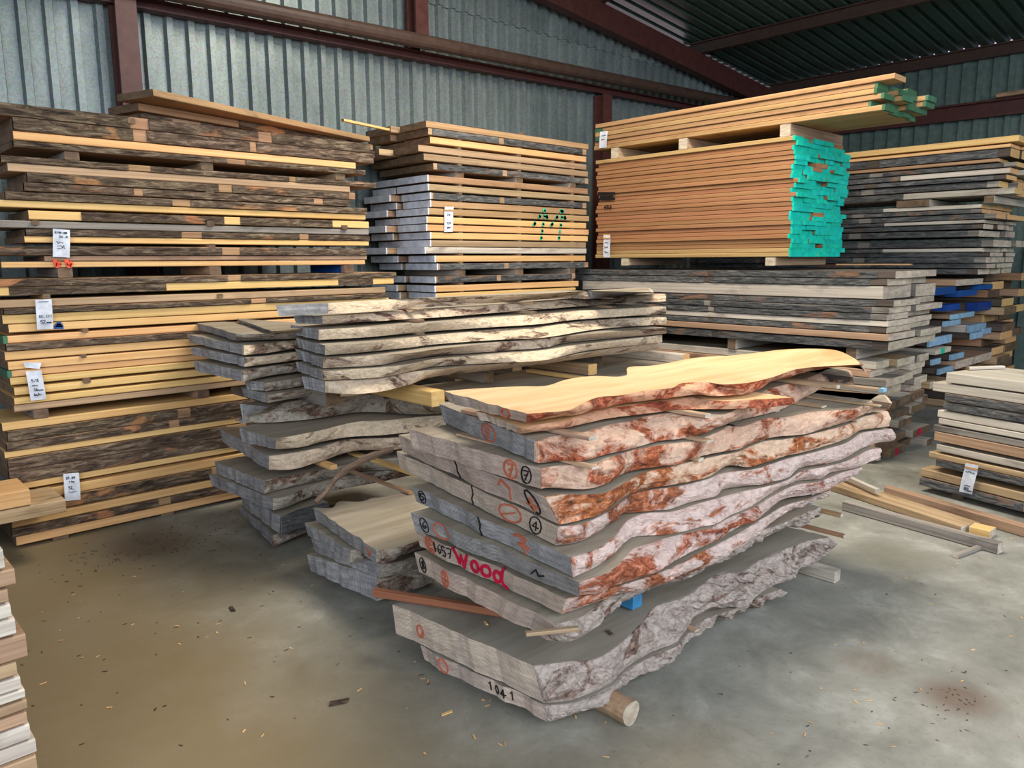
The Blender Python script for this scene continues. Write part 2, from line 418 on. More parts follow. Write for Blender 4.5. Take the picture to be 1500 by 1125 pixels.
# roof sheets run down the slope to the right-hand eaves
RP = [(0, 0), (.60, 0), (.70, .045), (.90, .045)]
V = []; Fc = []
k = 0; pts = []
while k*.17 < 7.7:
    for a, d in RP: pts.append((k*.17+a*.17, d))
    k += 1
for a, d in pts:
    y = YW+.03-a
    for x in (XW-.02, -4.5):
        V.append((x, y, roofz(x)+.005+d)); V.append((x, y, roofz(x)+.008+d))
for i in range(len(pts)-1):
    a = i*4
    Fc += [(a, a+2, a+6, a+4), (a+1, a+5, a+7, a+3), (a, a+4, a+5, a+1), (a+2, a+3, a+7, a+6)]
structure(link_mesh('ceiling', V, Fc, ['roof']))
def beam(name, p, q, w, h, mat, label=None, cat='beam'):
    p = Vector(p); q = Vector(q); d = (q-p).normalized(); s = d.cross(Vector((0, 0, 1))).normalized(); u = s.cross(d)
    # channel section with flanges
    prof = [(-.5, -.5), (.5, -.5), (.5, -.38), (-.2, -.38), (-.2, .38), (.5, .38), (.5, .5), (-.5, .5)]
    V = []
    for e in (p, q):
        for a, b in prof: V.append(tuple(e+s*a*w+u*b*h))
    Fc = [(k, (k+1) % 8, (k+1) % 8+8, k+8) for k in range(8)] + [tuple(range(7, -1, -1)), tuple(range(8, 16))]
    o = link_mesh(name, V, Fc, [mat]); structure(o, cat, label); return o
def tube(name, p, q, r, mat, label, cat='beam'):
    p = Vector(p); q = Vector(q); d = (q-p).normalized(); s = d.cross(Vector((0, 0, 1))).normalized(); u = s.cross(d); n = 14; V = []
    for e in (p, q):
        for k in range(n):
            a = 2*math.pi*k/n; V.append(tuple(e+s*r*math.cos(a)+u*r*math.sin(a)))
    Fc = [(k, (k+1) % n, (k+1) % n+n, k+n) for k in range(n)] + [tuple(range(n-1, -1, -1)), tuple(range(n, 2*n))]
    o = link_mesh(name, V, Fc, [mat], smooth=False); structure(o, cat, label); return o
YR = YW-.20
beam('rafter', (11.1, YR, roofz(11.1)-.27), (-4, YR, roofz(-4)-.27), .12, .25, 'redsteel', 'red steel rafter under the roof along the back wall')
for i, px in enumerate((10.88, 8.85, 6.9, 4.9, 2.9)):
    beam('purlin', (px, YW-.1, roofz(px)-.075), (px, -1.4, roofz(px)-.075), .07, .145, 'brownsteel',
         ['brown eaves purlin along the top of the right wall', 'brown roof purlin midway up the visible roof', 'brown roof purlin at the top of the picture', 'brown roof purlin over the middle stack', 'brown roof purlin over the left stack'][i])
z1 = at_y(189, 10, 6.05).z; z2 = at_y(1021, 158, 6.05).z
beam('girt', (-4, 6.05, z1-.09), (10.95, 6.05, z2+.03), .10, .075, 'redsteel', 'thin red girt across the back wall', 'girt')
a = at_y(380, 14, 5.88); b = at_y(1053, 146, 5.88); d = (b-a)/(b.x-a.x)
tube('pipe_rail', a-d*7, b+d*1.6, .062, 'brownsteel', 'thick brown pipe rail across the back wall above the red girt', 'pipe')
def column(px, z0, z1, lab):
    w = .14
    V = []; 
    prof = [(-.5, -.5), (.5, -.5), (.5, -.36), (.1, -.36), (.1, .36), (.5, .36), (.5, .5), (-.5, .5), (-.5, .36), (-.1, .36), (-.1, -.36), (-.5, -.36)]
    for z in (z0, z1):
        for a, b in prof: V.append((px+a*w, YW-.14+b*w*1.1, z))
    n = 12; Fc = [(k, (k+1) % n, (k+1) % n+n, k+n) for k in range(n)] + [tuple(range(n-1, -1, -1)), tuple(range(n, 2*n))]
    structure(link_mesh('steel_column', V, Fc, ['redsteel']), 'column', lab)
column(1.93, 0, 4.7, 'red steel column rising behind the left stack')
column(7.08, 0, 3.45, 'red steel column behind the teal-ended stack')
column(4.47, 3.52, 4.75, 'short red steel post above the pipe rail')
beam('girt', (XW-.08, YW-.1, 3.40), (XW-.08, -1.4, 3.34), .09, .20, 'redsteel', 'red-brown girt along the right wall', 'girt')
board('waney_board', 'pale plank lying on the red girt of the right wall', 'board', None, (XW-.17, 2.5, 3.475), -math.pi/2, 1.1, .10, .05, 'tan', 'endgrain', .004, 55)

# ------------------------------------------------------------------ left stack: wide boards along the back wall
YL = 4.93
ROWS = [  # y top, y bottom (read at the left tag column), left end, right end, look
 (162, 180, 0, 540, 'k', 'A'), (180.5, 199, 20, 545, 'k', 'A'), (200, 212, 20, 519, 'y', 'A'), (213, 222, 20, 533, 'k', 'A'),
 (235, 244.5, 2, 550, 'k', 'B'), (245, 256.5, 12, 512, 't', 'B'), (257, 270, 40, 519, 'k', 'B'), (271, 283, 35, 511, 'k', 'B'), (284.5, 296, 8, 536, 'k', 'B'),
 (297, 307, 0, 535, 'y', 'B'), (310, 323, 42, 540, 'h', 'B'), (325, 335.5, 0, 540, 'g', 'B'), (336.5, 346.5, 38, 541, 'k', 'B'), (347, 356, 36, 540, 'y', 'B'),
 (361, 374, 0, 536, 'k', 'B'), (374.8, 382.3, 65, 537, 't', 'B'), (383, 391.5, 2, 535, 'y', 'B'),
 (407, 417.5, 0, 580, 'k', 'C'), (418, 430, 0, 577, 'l', 'C'), (436, 447, 0, 565, 't', 'C'), (448, 456, 5, 566, 'k', 'C'), (457, 469.5, 3, 570, 'y', 'C'), (470.5, 482, 12, 570, 'y', 'C'),
 (486, 496.3, 4, 570, 'y', 'C'), (497, 507, 8, 570, 'k', 'C'), (508, 520, 6, 570, 'y', 'C'), (522, 534, 11, 570, 'y', 'C'), (534.8, 544, 10, 570, 'y', 'C'), (544.8, 555, 14, 570, 'y', 'C'),
 (559, 570, 20, 570, 'y', 'C'), (573.5, 583, 20, 570, 'y', 'C'), (584, 593.5, 20, 570, 't', 'C'),
 (607, 618, 2, 560, 'y', 'D'), (619, 634, 10, 560, 'k', 'D'), (634.8, 646.5, 8, 560, 'k', 'D'), (647, 656, 5, 560, 'y', 'D'), (657, 673.2, 10, 560, 'k', 'D'),
 (674, 693, 12, 560, 'k', 'D'), (693.8, 703, 25, 560, 'y', 'D'), (708, 721.5, 55, 560, 'y', 'D'), (722.3, 739, 55, 560, 'k', 'D'), (742, 754, 15, 560, 'y', 'D'),
 (755, 766.5, 15, 560, 'k', 'D'), (768.5, 781, 22, 560, 'y', 'D')]
LOOK = {'k': 'dark bark-edged board', 'y': 'yellow sawn-edged board', 't': 'tan sawn-edged board', 'h': 'half-barked board', 'g': 'grey-tan edged board', 'l': 'partly barked yellow board'}
BUN = {'A': 'left stack\'s top bundle', 'B': 'left stack\'s upper middle bundle', 'C': 'left stack\'s lower middle bundle', 'D': 'left stack\'s bottom bundle'}
cnt = {}; zmin = {}; zmax = {}
for i, (y0, y1, xl, xr, k, bn) in enumerate(ROWS):
    Y = YL + rnd.uniform(-.006, .006)
    zt = at_y(112, y0, YL).z; zb = at_y(112, y1, YL).z; yy = (y0+y1)/2
    X0 = at_y(xl, yy, YL).x - (.12 if xl == 0 else 0); X1 = at_y(xr, yy, YL).x
    W = .52; T = zt-zb-.001
    j = cnt.get(bn, 0); cnt[bn] = j+1; zmin[bn] = zb; zmax.setdefault(bn, zt)
    o = board('waney_board', f"{LOOK[k]}, {down(j)} in the {BUN[bn]}", 'board', 'boards of the left stack', ((X0+X1)/2, Y+W/2, zb), 0, X1-X0, W, T,
              {'y': 'yellow', 'k': 'orange', 't': 'tan', 'h': 'yellow', 'g': 'grey', 'l': 'yellow'}[k], 'endgrain', {'k': .010, 'h': .006}.get(k, .0025), i+1, .0015, .0)
    o['row'] = i
    if k == 'k':
        sp = []; x = 0.0
        while x < 1:
            e = min(1, x+rnd.uniform(.25, .7)); sp.append((x, e)); x = e+rnd.uniform(.015, .06)
        bark(o, sp, 'bark', i*3.1)
    elif k == 'l': bark(o, [(0.06, .37), (.82, .93)], 'bark', i)
    elif k == 'h': bark(o, [(0.12, .5), (.55, .86)], 'bark', i)
    if bn == 'C' and k == 'y' and j in (6, 10): painted_end(o, -1, 'green', .02)
def bearer(name, label, p0, p1, w, h, mat='stick', cat='bearer', group=None, end='endgrain', rot=None):
    p0 = Vector(p0); p1 = Vector(p1); d = p1-p0; L = math.hypot(d.x, d.y); ang = math.atan2(d.y, d.x)
    mid = (p0+p1)/2
    return board(name, label, cat, group, (mid.x, mid.y, p0.z), ang, L, w, h, mat, end, .001, int(abs(p0.x*977+p0.y*631+p0.z*411)) % 997, .0005)
for (top, bot, xs) in (('A', 'B', (106, 303, 498)), ('B', 'C', (96, 316, 512)), ('C', 'D', (60, 300, 470))):
    z0, z1 = zmax[bot]+.002, zmin[top]-.002
    ypx = {'A': 230, 'B': 398, 'C': 600}[top]
    for n_, x in enumerate(xs):
        X = at_y(x, ypx, YL).x
        o = bearer('bearer', f"squared bearer under the {BUN[top]}, {['left','middle','right'][n_]} of three", (X, YL+.005, z0), (X, YL+.50, z0), .075, z1-z0, 'tan' if n_ else 'grey', group='bearers in the left stack')
        if top == 'B' and n_ == 2: 
            painted_end(o, 1, 'bluepaint', .45)
for n_, x in enumerate((90, 250)):
    X = at_y(x, 785, YL).x
    bearer('bearer', f"floor bearer under the left stack, {['left','right'][n_]} one", (X, YL+.02, 0.001), (X, YL+.50, .001), .08, zmin['D']-.004, 'grey', group='bearers in the left stack')
# three boards thrown on top, turned a little off the wall
zt = zmax['A']+.012
for i, (xl, yl, xr, yr, T) in enumerate(((206, 165, 548, 222, .05), (203, 150, 546, 212, .045), (224, 130, 541, 200, .04))):
    p = at_z(xl, yl, zt+T); q = at_z(xr, yr, zt+T)
    d = (q-p).normalized(); n = Vector((-d.y, d.x, 0)); p = p+n*.0
    mid = (p+q)/2 + n*.16
    o = board('waney_board', f"brown board lying askew on the left stack, {['lowest','middle','uppermost'][i]} of three", 'board', 'askew boards on the left stack', (mid.x, mid.y, zt), math.atan2(d.y, d.x), (q-p).length, .32, T, 'orange' if i else 'tan', 'endgrain', .008, 70+i, .001)
    if i < 2: bark(o, [(.35, .95)] if i else [(0, .1), (.2, 1)], 'bark', i*5)
    zt += T+.003
# short offcuts sticking out at the foot of the left stack
p = at_y(0, 748, 4.55); 
board('offcut_board', 'pale squared offcut jutting out at the left stack\'s foot', 'board', None, (at_y(8, 735, 4.6).x-.2, 4.6+.14, at_y(8, 746, 4.6).z), 0, .62, .30, .085, 'yellow', 'yellow', .002, 91)
board('offcut_board', 'broken-ended brown board beneath the pale offcut at left', 'board', None, (at_y(8, 735, 4.6).x-.14, 4.6+.16, at_y(8, 746, 4.6).z-.075), 0, .82, .34, .07, 'tan', 'orange', .008, 92)
# stickers whose ends show between the left boards
for i, (x, y, w, hz) in enumerate(((36, 161, 10, 10), (192, 177, 9, 9), (307, 280, 12, 10), (52, 326, 10, 8), (308, 327, 9, 9), (504, 333, 8, 8), (310, 360, 12, 8), (322, 433, 10, 7), (68, 434, 12, 8), (125, 484, 8, 6), (127, 557, 8, 8), (122, 521, 7, 6))):
    P = at_y(x, y+hz/2, YL); h = (at_y(x, y-hz/2, YL)-P).z
    bearer('sticker', ['small pale sticker end poking from the left stack'][0]+f", {['near its top left corner','on its top board','below the reddish bark rows','beside the highest paper tag','in its middle, upper','near its right end','in its middle, third','under the long tan board','above the second paper tag','just right of the second tag','just right of the third tag','over the third tag'][i]}", (P.x, YL-.012, P.z), (P.x, YL+.3, P.z), h*1.2, h*.9, 'orange', 'sticker', 'stickers in the left stack')

# paper tags
def paper_tag(label, P, e1, e2, nr, header=True, seed=0, lines=None, strip=False):
    P = Vector(P); e1 = Vector(e1); e2 = Vector(e2); nr = Vector(nr).normalized()
    V = []
    n = 6
    for i in range(n+1):
        b = i/n; bow = .004*math.sin(b*math.pi)+.003*b
        for a in (0, 1):
            V.append(P+e1*a+e2*b+nr*(.004+bow)); 
        for a in (0, 1):
            V.append(P+e1*a+e2*b+nr*(.0028+bow))
    Fc = []
    for i in range(n):
        q = i*4
        Fc += [(q, q+1, q+5, q+4), (q+2, q+6, q+7, q+3), (q, q+4, q+6, q+2), (q+1, q+3, q+7, q+5)]
    Fc += [(0, 2, 3, 1), (n*4, n*4+1, n*4+3, n*4+2)]
    o = link_mesh('paper_tag', [tuple(v) for v in V], Fc, ['paper'], origin=P)
    tag(o, label, 'tag', 'paper tags')
    if lines: strokes(o, 'handwriting', P, e1, e2, nr, lines, e1.length*.022, 'ink', .0125)
    if strip:
        q = [P+e1*a+e2*b+nr*.0135 for a, b in ((0, 1.0), (1, 1.0), (1, 1.06), (0, 1.06), (0, 1.06), (1, 1.06), (1, 1.20), (0, 1.20), (0, 1.2), (1, 1.2), (1, 1.26), (0, 1.26))]
        q2 = [v-nr*.0015 for v in q]
        def quad(i): return (i, i+1, i+2, i+3)
        V = [tuple(v) for v in q+q2]
        link_mesh('header_print', V, [quad(0), quad(8), tuple(x+12 for x in reversed(quad(0))), tuple(x+12 for x in reversed(quad(8)))], ['orangestrip'], o)
        link_mesh('header_card', V, [quad(4), tuple(x+12 for x in reversed(quad(4)))], ['paper'], o)
    return o
def tag_px(label, tl, tr, bl, Yp=None, Xp=None, lines=None, strip=False, seed=0):
    g = (lambda p: at_y(p[0], p[1], Yp)) if Yp else (lambda p: at_x(p[0], p[1], Xp))
    A, B, C = g(tl), g(tr), g(bl)
    nr = Vector((0, -1, 0)) if Yp else Vector((-1, 0, 0))
    return paper_tag(label, C, B-A, A-C, nr, seed=seed, lines=lines, strip=strip)
YT = YL-.024
tag_px('white paper tag high on the left stack above two orange spray marks', (77, 335), (102, 337), (77, 376), Yp=YT,
       lines=word('EIB-AB', .12, .85, .09, .06)+word('26.0', .35, .70, .1, .07)+scribble(.2, .48, .4, .08, 2)+scribble(.25, .38, .42, .06, 3)+scribble(.25, .30, .45, .07, 4))
tag_px('white paper tag on the left stack marked 52 mm', (51, 439), (75, 438), (54, 483), Yp=YT, lines=word('EK.III', .18, .40, .1, .08)+word('52', .25, .20, .12, .11)+word('mm', .62, .20, .12, .06)+[[(.2, .93), (.8, .93)]])
o = tag_px('plastic-wrapped white tag with four written lines on the left stack', (37, 544), (60, 542), (45, 587), Yp=YT, lines=word('5/8', .25, .62, .12, .1)+scribble(.2, .48, .4, .08, 7)+word('38', .3, .32, .1, .08)+word('mm', .58, .32, .13, .05)+scribble(.25, .14, .5, .1, 8))
A = at_y(33, 530, YT); B = at_y(60, 531, YT); C = at_y(36, 538, YT)
link_mesh('plastic_flap', [tuple(A+Vector((0, -.014, 0))), tuple(B+Vector((0, -.014, 0))), tuple(B+Vector((-.012, -.012, -.035))), tuple(C+Vector((0, -.012, 0))), tuple(A+Vector((0, -.010, 0))), tuple(B+Vector((0, -.010, 0))), tuple(B+Vector((-.012, -.008, -.035))), tuple(C+Vector((0, -.008, 0)))],
          [(0, 3, 2, 1), (4, 5, 6, 7), (0, 1, 5, 4), (1, 2, 6, 5), (2, 3, 7, 6), (3, 0, 4, 7)], ['paper'], o)
tag_px('lowest white paper tag on the left stack near the floor', (92, 694), (115, 692), (95, 734), Yp=YT, lines=word('23.09', .15, .80, .09, .08)+word('19m', .3, .66, .1, .07)+word('92', .25, .46, .11, .08)+scribble(.3, .40, .35, .05, 11)+scribble(.25, .30, .5, .06, 12))
# orange spray marks on the yellow board below the first tag
bo = [ob for ob in COL.objects if ob.get('row') == 16][0]
for x in (80, 97):
    P = at_y(x, 391, YL-.004); Q = at_y(x+8, 391, YL-.004); Tt = at_y(x, 382, YL-.004)
    strokes(bo, 'spray_mark', P, Q-P, Tt-P, (0, -1, 0), [[(.05, 1), (.3, .4), (.8, .3)], [(.4, .5), (.5, .1)], [(.6, .5), (.9, .6)]], .022, 'orangepaint', .004)
bo = [ob for ob in COL.objects if ob.get('row') == 22][0]
P = at_y(80, 481, YL-.004); Q = at_y(92, 481, YL-.004); Tt = at_y(80, 472, YL-.004)
strokes(bo, 'blue_paint_patch', P, Q-P, Tt-P, (0, -1, 0), [[(.1, .2), (.9, .2)], [(.25, .5), (.8, .5)], [(.4, .8), (.6, .8)]], .02, 'bluepaint', .003)

# ------------------------------------------------------------------ middle stack: stickered boards with whitish ends
YM = 5.22
MR = [  # front-left corner (zoomed reading), plain upper bundle then white-ended bundle
 (540, 100, 'orange', 1), (552, 140, 'grey', 1), (562, 188, 'yellow', 1), (497, 232, 'tan', 1), (527, 280, 'tan', 1), (580, 333, 'grey', 1),
 (545, 398, 'orange', 2), (548, 447, 'tan', 2), (560, 495, 'grey', 2), (560, 538, 'orange', 2), (548, 580, 'orange', 2), (540, 627, 'yellow', 2), (538, 670, 'yellow', 2), (560, 714, 'yellow', 2),
 (560, 757, 'tan', 2), (530, 795, 'palegrey', 2), (585, 843, 'yellow', 2), (598, 886, 'grey', 2), (586, 958, 'grey', 3), (585, 1008, 'yellow', 3), (590, 1050, 'yellow', 3)]
zrow = []
mn = {1: 'plain-ended upper bundle', 2: 'white-ended middle bundle', 3: 'white-ended lowest bundle'}
mc = {}; mobs = {}
for i, (zx, zy, mat, b) in enumerate(MR):
    px, py = 480+zx*.26667, 150+zy*.26667
    P = at_y(px, py, YM); T = .052; X1 = 5.93 + rnd.uniform(-.03, .03) - (.15 if b == 3 else 0)
    j = mc.get(b, 0); mc[b] = j+1
    zb = P.z-T
    if i+1 < len(MR): zb = max(zb, at_y(480+MR[i+1][0]*.26667, 150+MR[i+1][1]*.26667, YM).z+.004)
    T = P.z-zb; zrow.append((zb, P.z, b))
    W = .40+rnd.uniform(-.05, .05)
    nm = {'orange': 'orange-brown', 'grey': 'grey barky', 'yellow': 'pale yellow', 'tan': 'tan', 'palegrey': 'pale grey'}[mat]
    o = board('sawn_board', f"{nm} front board, {down(j)} of the middle stack's {mn[b]}", 'board', 'boards of the middle stack', ((P.x+X1)/2, YM+W/2, zb), 0, X1-P.x, W, T, mat if mat != 'grey' else 'tan', 'endgrain', .004, 120+i, .0015)
    mobs[i] = o
    if mat == 'grey': bark(o, [(.02, .4), (.43, .97)], 'greybark', i)
    if b > 1: painted_end(o, -1, 'wax', .012, 'waxed_end')
    W2 = .42+rnd.uniform(-.06, .04); Y2 = YM+W+rnd.uniform(.02, .05); xo = P.x + rnd.uniform(-.10, .06)*(1.0 if b > 1 else 1.3) - .02
    W2 = min(W2, YW-.12-Y2)
    o = board('sawn_board', f"rear board, {down(j)} of the middle stack's {mn[b]}", 'board', 'boards of the middle stack', ((xo+X1)/2, Y2+W2/2, zb), 0, X1-xo, W2, T, 'tan', 'endgrain', .008, 160+i, .0015)
    if b > 1: painted_end(o, -1, 'wax', .012, 'waxed_end')
for i in range(len(zrow)-1):
    z1 = zrow[i][0]; z0 = zrow[i+1][1]; b = zrow[i][2]
    if z1-z0 < .004: continue
    big = zrow[i+1][2] != b
    for n_, X in enumerate((4.30, 5.0, 5.72)):
        bearer('bearer' if big else 'sticker', f"{['left','middle','right'][n_]} {'thick bearer' if big else 'sticker'} under the {down(mc and i if b == 1 else i-6 if b == 2 else i-18)} layer of the middle stack's {mn[b]}", (X, YM+.004, z0+.001), (X, YM+.8, z0+.001), .08 if big else .035, z1-z0-.002, 'palegrey' if big else 'stick', 'bearer' if big else 'sticker', 'stickers in the middle stack')
X1 = 5.9; zb = 0.001
for n_, X in enumerate((4.3, 5.0, 5.72)):
    bearer('bearer', f"upright block carrying the middle stack, {['left','middle','right'][n_]}", (X, YM+.05, .001), (X, YM+.8, .001), .12, zrow[-1][0]-.003, 'darkwood', group='blocks under the middle stack')
zt = zrow[0][1]
bearer('sticker', 'thin pale lath lying loose on the middle stack, pointing left', at_y(502, 178, 5.5), at_y(600, 189, 5.72), .03, .02, 'yellow', 'sticker')
bearer('sticker', 'dark lath end sticking up right on the middle stack', (5.55, 5.75, zt+.002), (5.95, 5.95, zt+.002), .04, .06, 'darkwood', 'sticker')
for i, (X, Y) in enumerate(((4.6, 5.35), (5.1, 5.3), (5.45, 5.5))):
    board('offcut_board', f"small dark offcut lying on the middle stack, {['left','middle','right'][i]} of three", 'offcut', 'offcuts on the middle stack', (X, Y, zt+.001), .8*i, .16, .05, .03, 'darkwood', 'endgrain', .003, 200+i)
YT2 = YM-.006
tag_px('white paper tag with a printed header on the white-ended middle stack', (650, 309), (663, 309), (650, 340), Yp=YT2, strip=True, lines=word('26', .3, .78, .15, .1)+word('124', .25, .38, .14, .09)+scribble(.3, .18, .45, .06, 15))
# two mint spray arrows across seven boards
for i in range(9, 16):
    o = mobs[i]; zb, ztp, _ = zrow[i]
    L_ = []
    zc0, zc1 = zb+.013, ztp-.013
    def seg(xa, ya, xb, yb):
        A = at_y(xa, ya, YM); B = at_y(xb, yb, YM); n = 30; run = []
        for k in range(n+1):
            p = A.lerp(B, k/n)
            if zc0 <= p.z <= zc1: run.append((p.x, p.z))
        if len(run) > 1: L_.append(run)
    for x in (798, 824):
        seg(x, 307, x-6, 350); seg(x-2, 308, x-20, 334); seg(x-1, 309, x+4, 322)
    if L_: strokes(o, 'spray_mark', (0, YM-.006, 0), (1, 0, 0), (0, 0, 1), (0, -1, 0), L_, .026, 'mintpaint', .004)

# ------------------------------------------------------------------ teal-ended stack on the grey stack, pale pile on top (all run front to back)
RB = -math.pi/2
XT = 6.0
def yboard(name, label, cat, group, xf, xb, ynear, yfar, zb, T, mat, end, wane=.001, seed=0, warp=.001, slope=0):
    return board(name, label, cat, group, ((xf+xb)/2, (ynear+yfar)/2, zb), RB, yfar-ynear, xb-xf, T, mat, end, wane, seed, warp, slope)
Z0, Z1 = 1.612, 2.565; NR = 26; dz = (Z1-Z0)/NR
tealrow = []
for r in range(NR):
    x = XT + rnd.uniform(-.012, .012); j = 0; top = NR-1-r; zb = Z0+dz*r
    xe = XT+.93+rnd.uniform(-.05, .06)
    while x < xe-.06:
        w = rnd.uniform(.13, .24)
        if xe-(x+w) < .09: w = xe-x
        yn = 3.085 + rnd.uniform(-.018, .018) - (.03 if rnd.random() < .12 else 0) + (.06 if rnd.random() < .04 else 0)
        hgt = dz-.0022
        o = yboard('planed_plank', f"teal-ended plank, {down(top)} row of its stack, {ORDS[j] if j else 'first'} from the brown side", 'plank', 'teal-ended planks', x, x+w-.003, yn, 5.15+rnd.uniform(-.02, .02), zb, hgt,
                   'pileside' if (top == 25 or top == 1 and 0) or (r == 1) or top == 0 else 'planed', 'planed', .0008, 300+r*8+j, .0006)
        if rnd.random() > .018: painted_end(o, 1, 'teal', .012 if j else .016)
        if j == 0: tealrow.append(o)
        x += w+.001; j += 1
        if j > 7: break
# black marks and number on the far part of the brown side
def xmark(o, name, pts, w, mat, X=XT-.014):
    A = [at_x(px, py, X) for px, py in pts]
    return A
def near_row(z): return tealrow[max(0, min(NR-1, int((z-Z0)/dz)))]
for (xa, xb, y) in ((877, 900, 283), (877, 900, 291.5), (880, 897, 288)):
    A = at_x(xa, y, XT-.013); B = at_x(xb, y, XT-.013)
    strokes(near_row(A.z), 'black_mark', A, B-A, (0, 0, .02), (-1, 0, 0), [[(0, 0), (1, 0)]], .022, 'black', .003)
A = at_x(885, 306, XT-.013); B = at_x(896, 306, XT-.013)
strokes(near_row(A.z), 'number', A, B-A, (0, 0, .03), (-1, 0, 0), word('452', 0, 0, .24, 1, .5), .006, 'black', .003)
tag_px('white paper tag with header low on the teal-ended stack', (885, 350), (895, 350), (884, 377), Xp=XT-.016, strip=True, lines=scribble(.2, .75, .5, .1, 21)+scribble(.2, .5, .5, .1, 22)+scribble(.2, .25, .5, .1, 23))
# bearers between the stacks
def xbearer(label, ypx, xpx, z0, h, x0=XT+.005, x1=XT+.92, w=.09, mat='stick', grp=None):
    Y = at_x(xpx, ypx, XT).y
    return bearer('bearer', label, (x0, Y, z0), (x1, Y, z0), w, h, mat, 'bearer', grp, 'paleend')
GT = 1.535
for x, n_ in ((915, 'far'), (1128, 'near')):
    xbearer(f"{n_} bearer between the teal-ended stack and the grey stack", 383, x, GT+.004, Z0-GT-.008, grp='bearers under the teal-ended stack')
for x, y, n_ in ((900, 222, 'far'), (1000, 208, 'middle'), (1150, 188, 'near')):
    xbearer(f"{n_} bearer carrying the pale pile over the teal-ended stack", y, x, Z1+.003, .095, x1=XT+.80 if n_ != 'near' else XT+.95, grp='bearers under the pale pile')
ZP = Z1+.102; hp = .041
for r in range(6):
    x = XT + rnd.uniform(-.01, .02); j = 0; top = 5-r
    xe = XT + (.70 if r < 5 else .22)
    while x < xe-.05:
        w = rnd.uniform(.15, .21); yn = 2.43+rnd.uniform(-.05, .05) - (.06 if r == 5 else 0) - (.03*j if r in (2, 3) else 0)
        if r == 1 and j == 0: yn = 2.52
        o = yboard('rough_plank', f"green-ended pale plank, {down(top)} row of the high pile, {ORDS[j] if j else 'first'} from the front", 'plank', 'planks of the high pale pile', x, x+w, yn, 5.2+rnd.uniform(-.03, .03), ZP+hp*r, hp-.003, 'pileside', 'pileside', .0015, 600+r*5+j, .001)
        if rnd.random() > .05: painted_end(o, 1, 'green', .02)
        if j == 0 and r in (2, 4): painted_end(o, -1, 'green', .1)
        x += w+.003; j += 1
tag_px('white paper tag hanging on the far end of the high pale pile', (880, 193), (891, 192), (878, 217), Xp=XT-.016, lines=scribble(.2, .7, .6, .1, 31)+scribble(.2, .45, .5, .1, 32))
# grey stack under the teal-ended one
gy = [(397, 407.5, 'k'), (408, 418.5, 'k'), (419, 438.5, 'p'), (439.5, 449, 'k'), (449.8, 459, 'g'), (459.8, 469, 'g'), (469.8, 478.5, 'p'), (479, 488, 'k'), (488.8, 499, 't'), (500.5, 513, 'k')]
for i, (ya, yb, k) in enumerate(gy):
    yn = 2.30+rnd.uniform(-.05, .05); zt_ = at_x(1287, ya, XT).z; zb = at_x(1287, yb, XT).z
    w = .50+rnd.uniform(-.08, .06); x = XT+rnd.uniform(-.01, .01)
    mat = {'k': 'darkwood', 'p': 'palegrey', 'g': 'grey', 't': 'tan'}[k]
    o = yboard('thick_board', f"{ {'k':'dark bark-edged','p':'pale smooth-edged','g':'grey','t':'tan stained'}[k] } front board, {down(i)} in the grey stack's upper bundle", 'board', 'boards of the grey stack', x, x+w, yn, 5.42+rnd.uniform(-.1, .1), zb, zt_-zb-.002, mat, 'paleend', .004, 700+i, .001)
    if k in 'kg': bark(o, [(.0, .5), (.52, .96)], 'greybark', i*2)
    x2 = x+w+.03; yn2 = yn+rnd.uniform(-.06, .10)
    o = yboard('thick_board', f"pale-ended rear board, {down(i)} in the grey stack's upper bundle", 'board', 'boards of the grey stack', x2, XT+1.06+rnd.uniform(-.04, .02), yn2, 5.3, zb, zt_-zb-.002, 'grey', 'paleend', .008, 730+i, .001)
o = yboard('lath', 'thin orange lath lying on the grey stack beside the teal ends', 'sticker', None, 6.55, 6.59, 2.35, 2.95, GT+.002, .012, 'orange', 'orange', .001, 760)
zt_ = at_x(1297, 514, XT).z; 
for n_, Y in enumerate((2.55, 3.6, 4.9)):
    bearer('bearer', f"{['near','middle','far'][n_]} bearer inside the grey stack", (XT+.02, Y, .815), (XT+1.0, Y, .815), .08, zt_-.815-.004, 'palegrey', group='bearers in the grey stack')
nl = 13; hl = .81/nl
for i in range(nl):
    x = XT+rnd.uniform(-.02, .06); j = 0
    while x < XT+.98:
        w = rnd.uniform(.22, .40); yn = 2.30+rnd.uniform(-.07, .16)+.02*(i < 3)
        o = yboard('thick_board', f"squared board, {down(i)} row of the grey stack's lower bundle, {ORDS[j] if j else 'first'} from the front", 'board', 'boards of the grey stack', x, min(x+w, XT+1.08), yn, 5.3+rnd.uniform(-.1, .1), .81-hl*(i+1), hl-.003, ('palegrey', 'tan', 'grey')[(i+j) % 3], 'paleend' if i < 5 else 'endgrain', .005, 770+i*4+j, .001)
        if (i, j) == (12, 1) or (i, j) == (10, 2): painted_end(o, 1, 'redpaint', .003, part=(.3, .5), name='red_mark')
        x += w+.015; j += 1

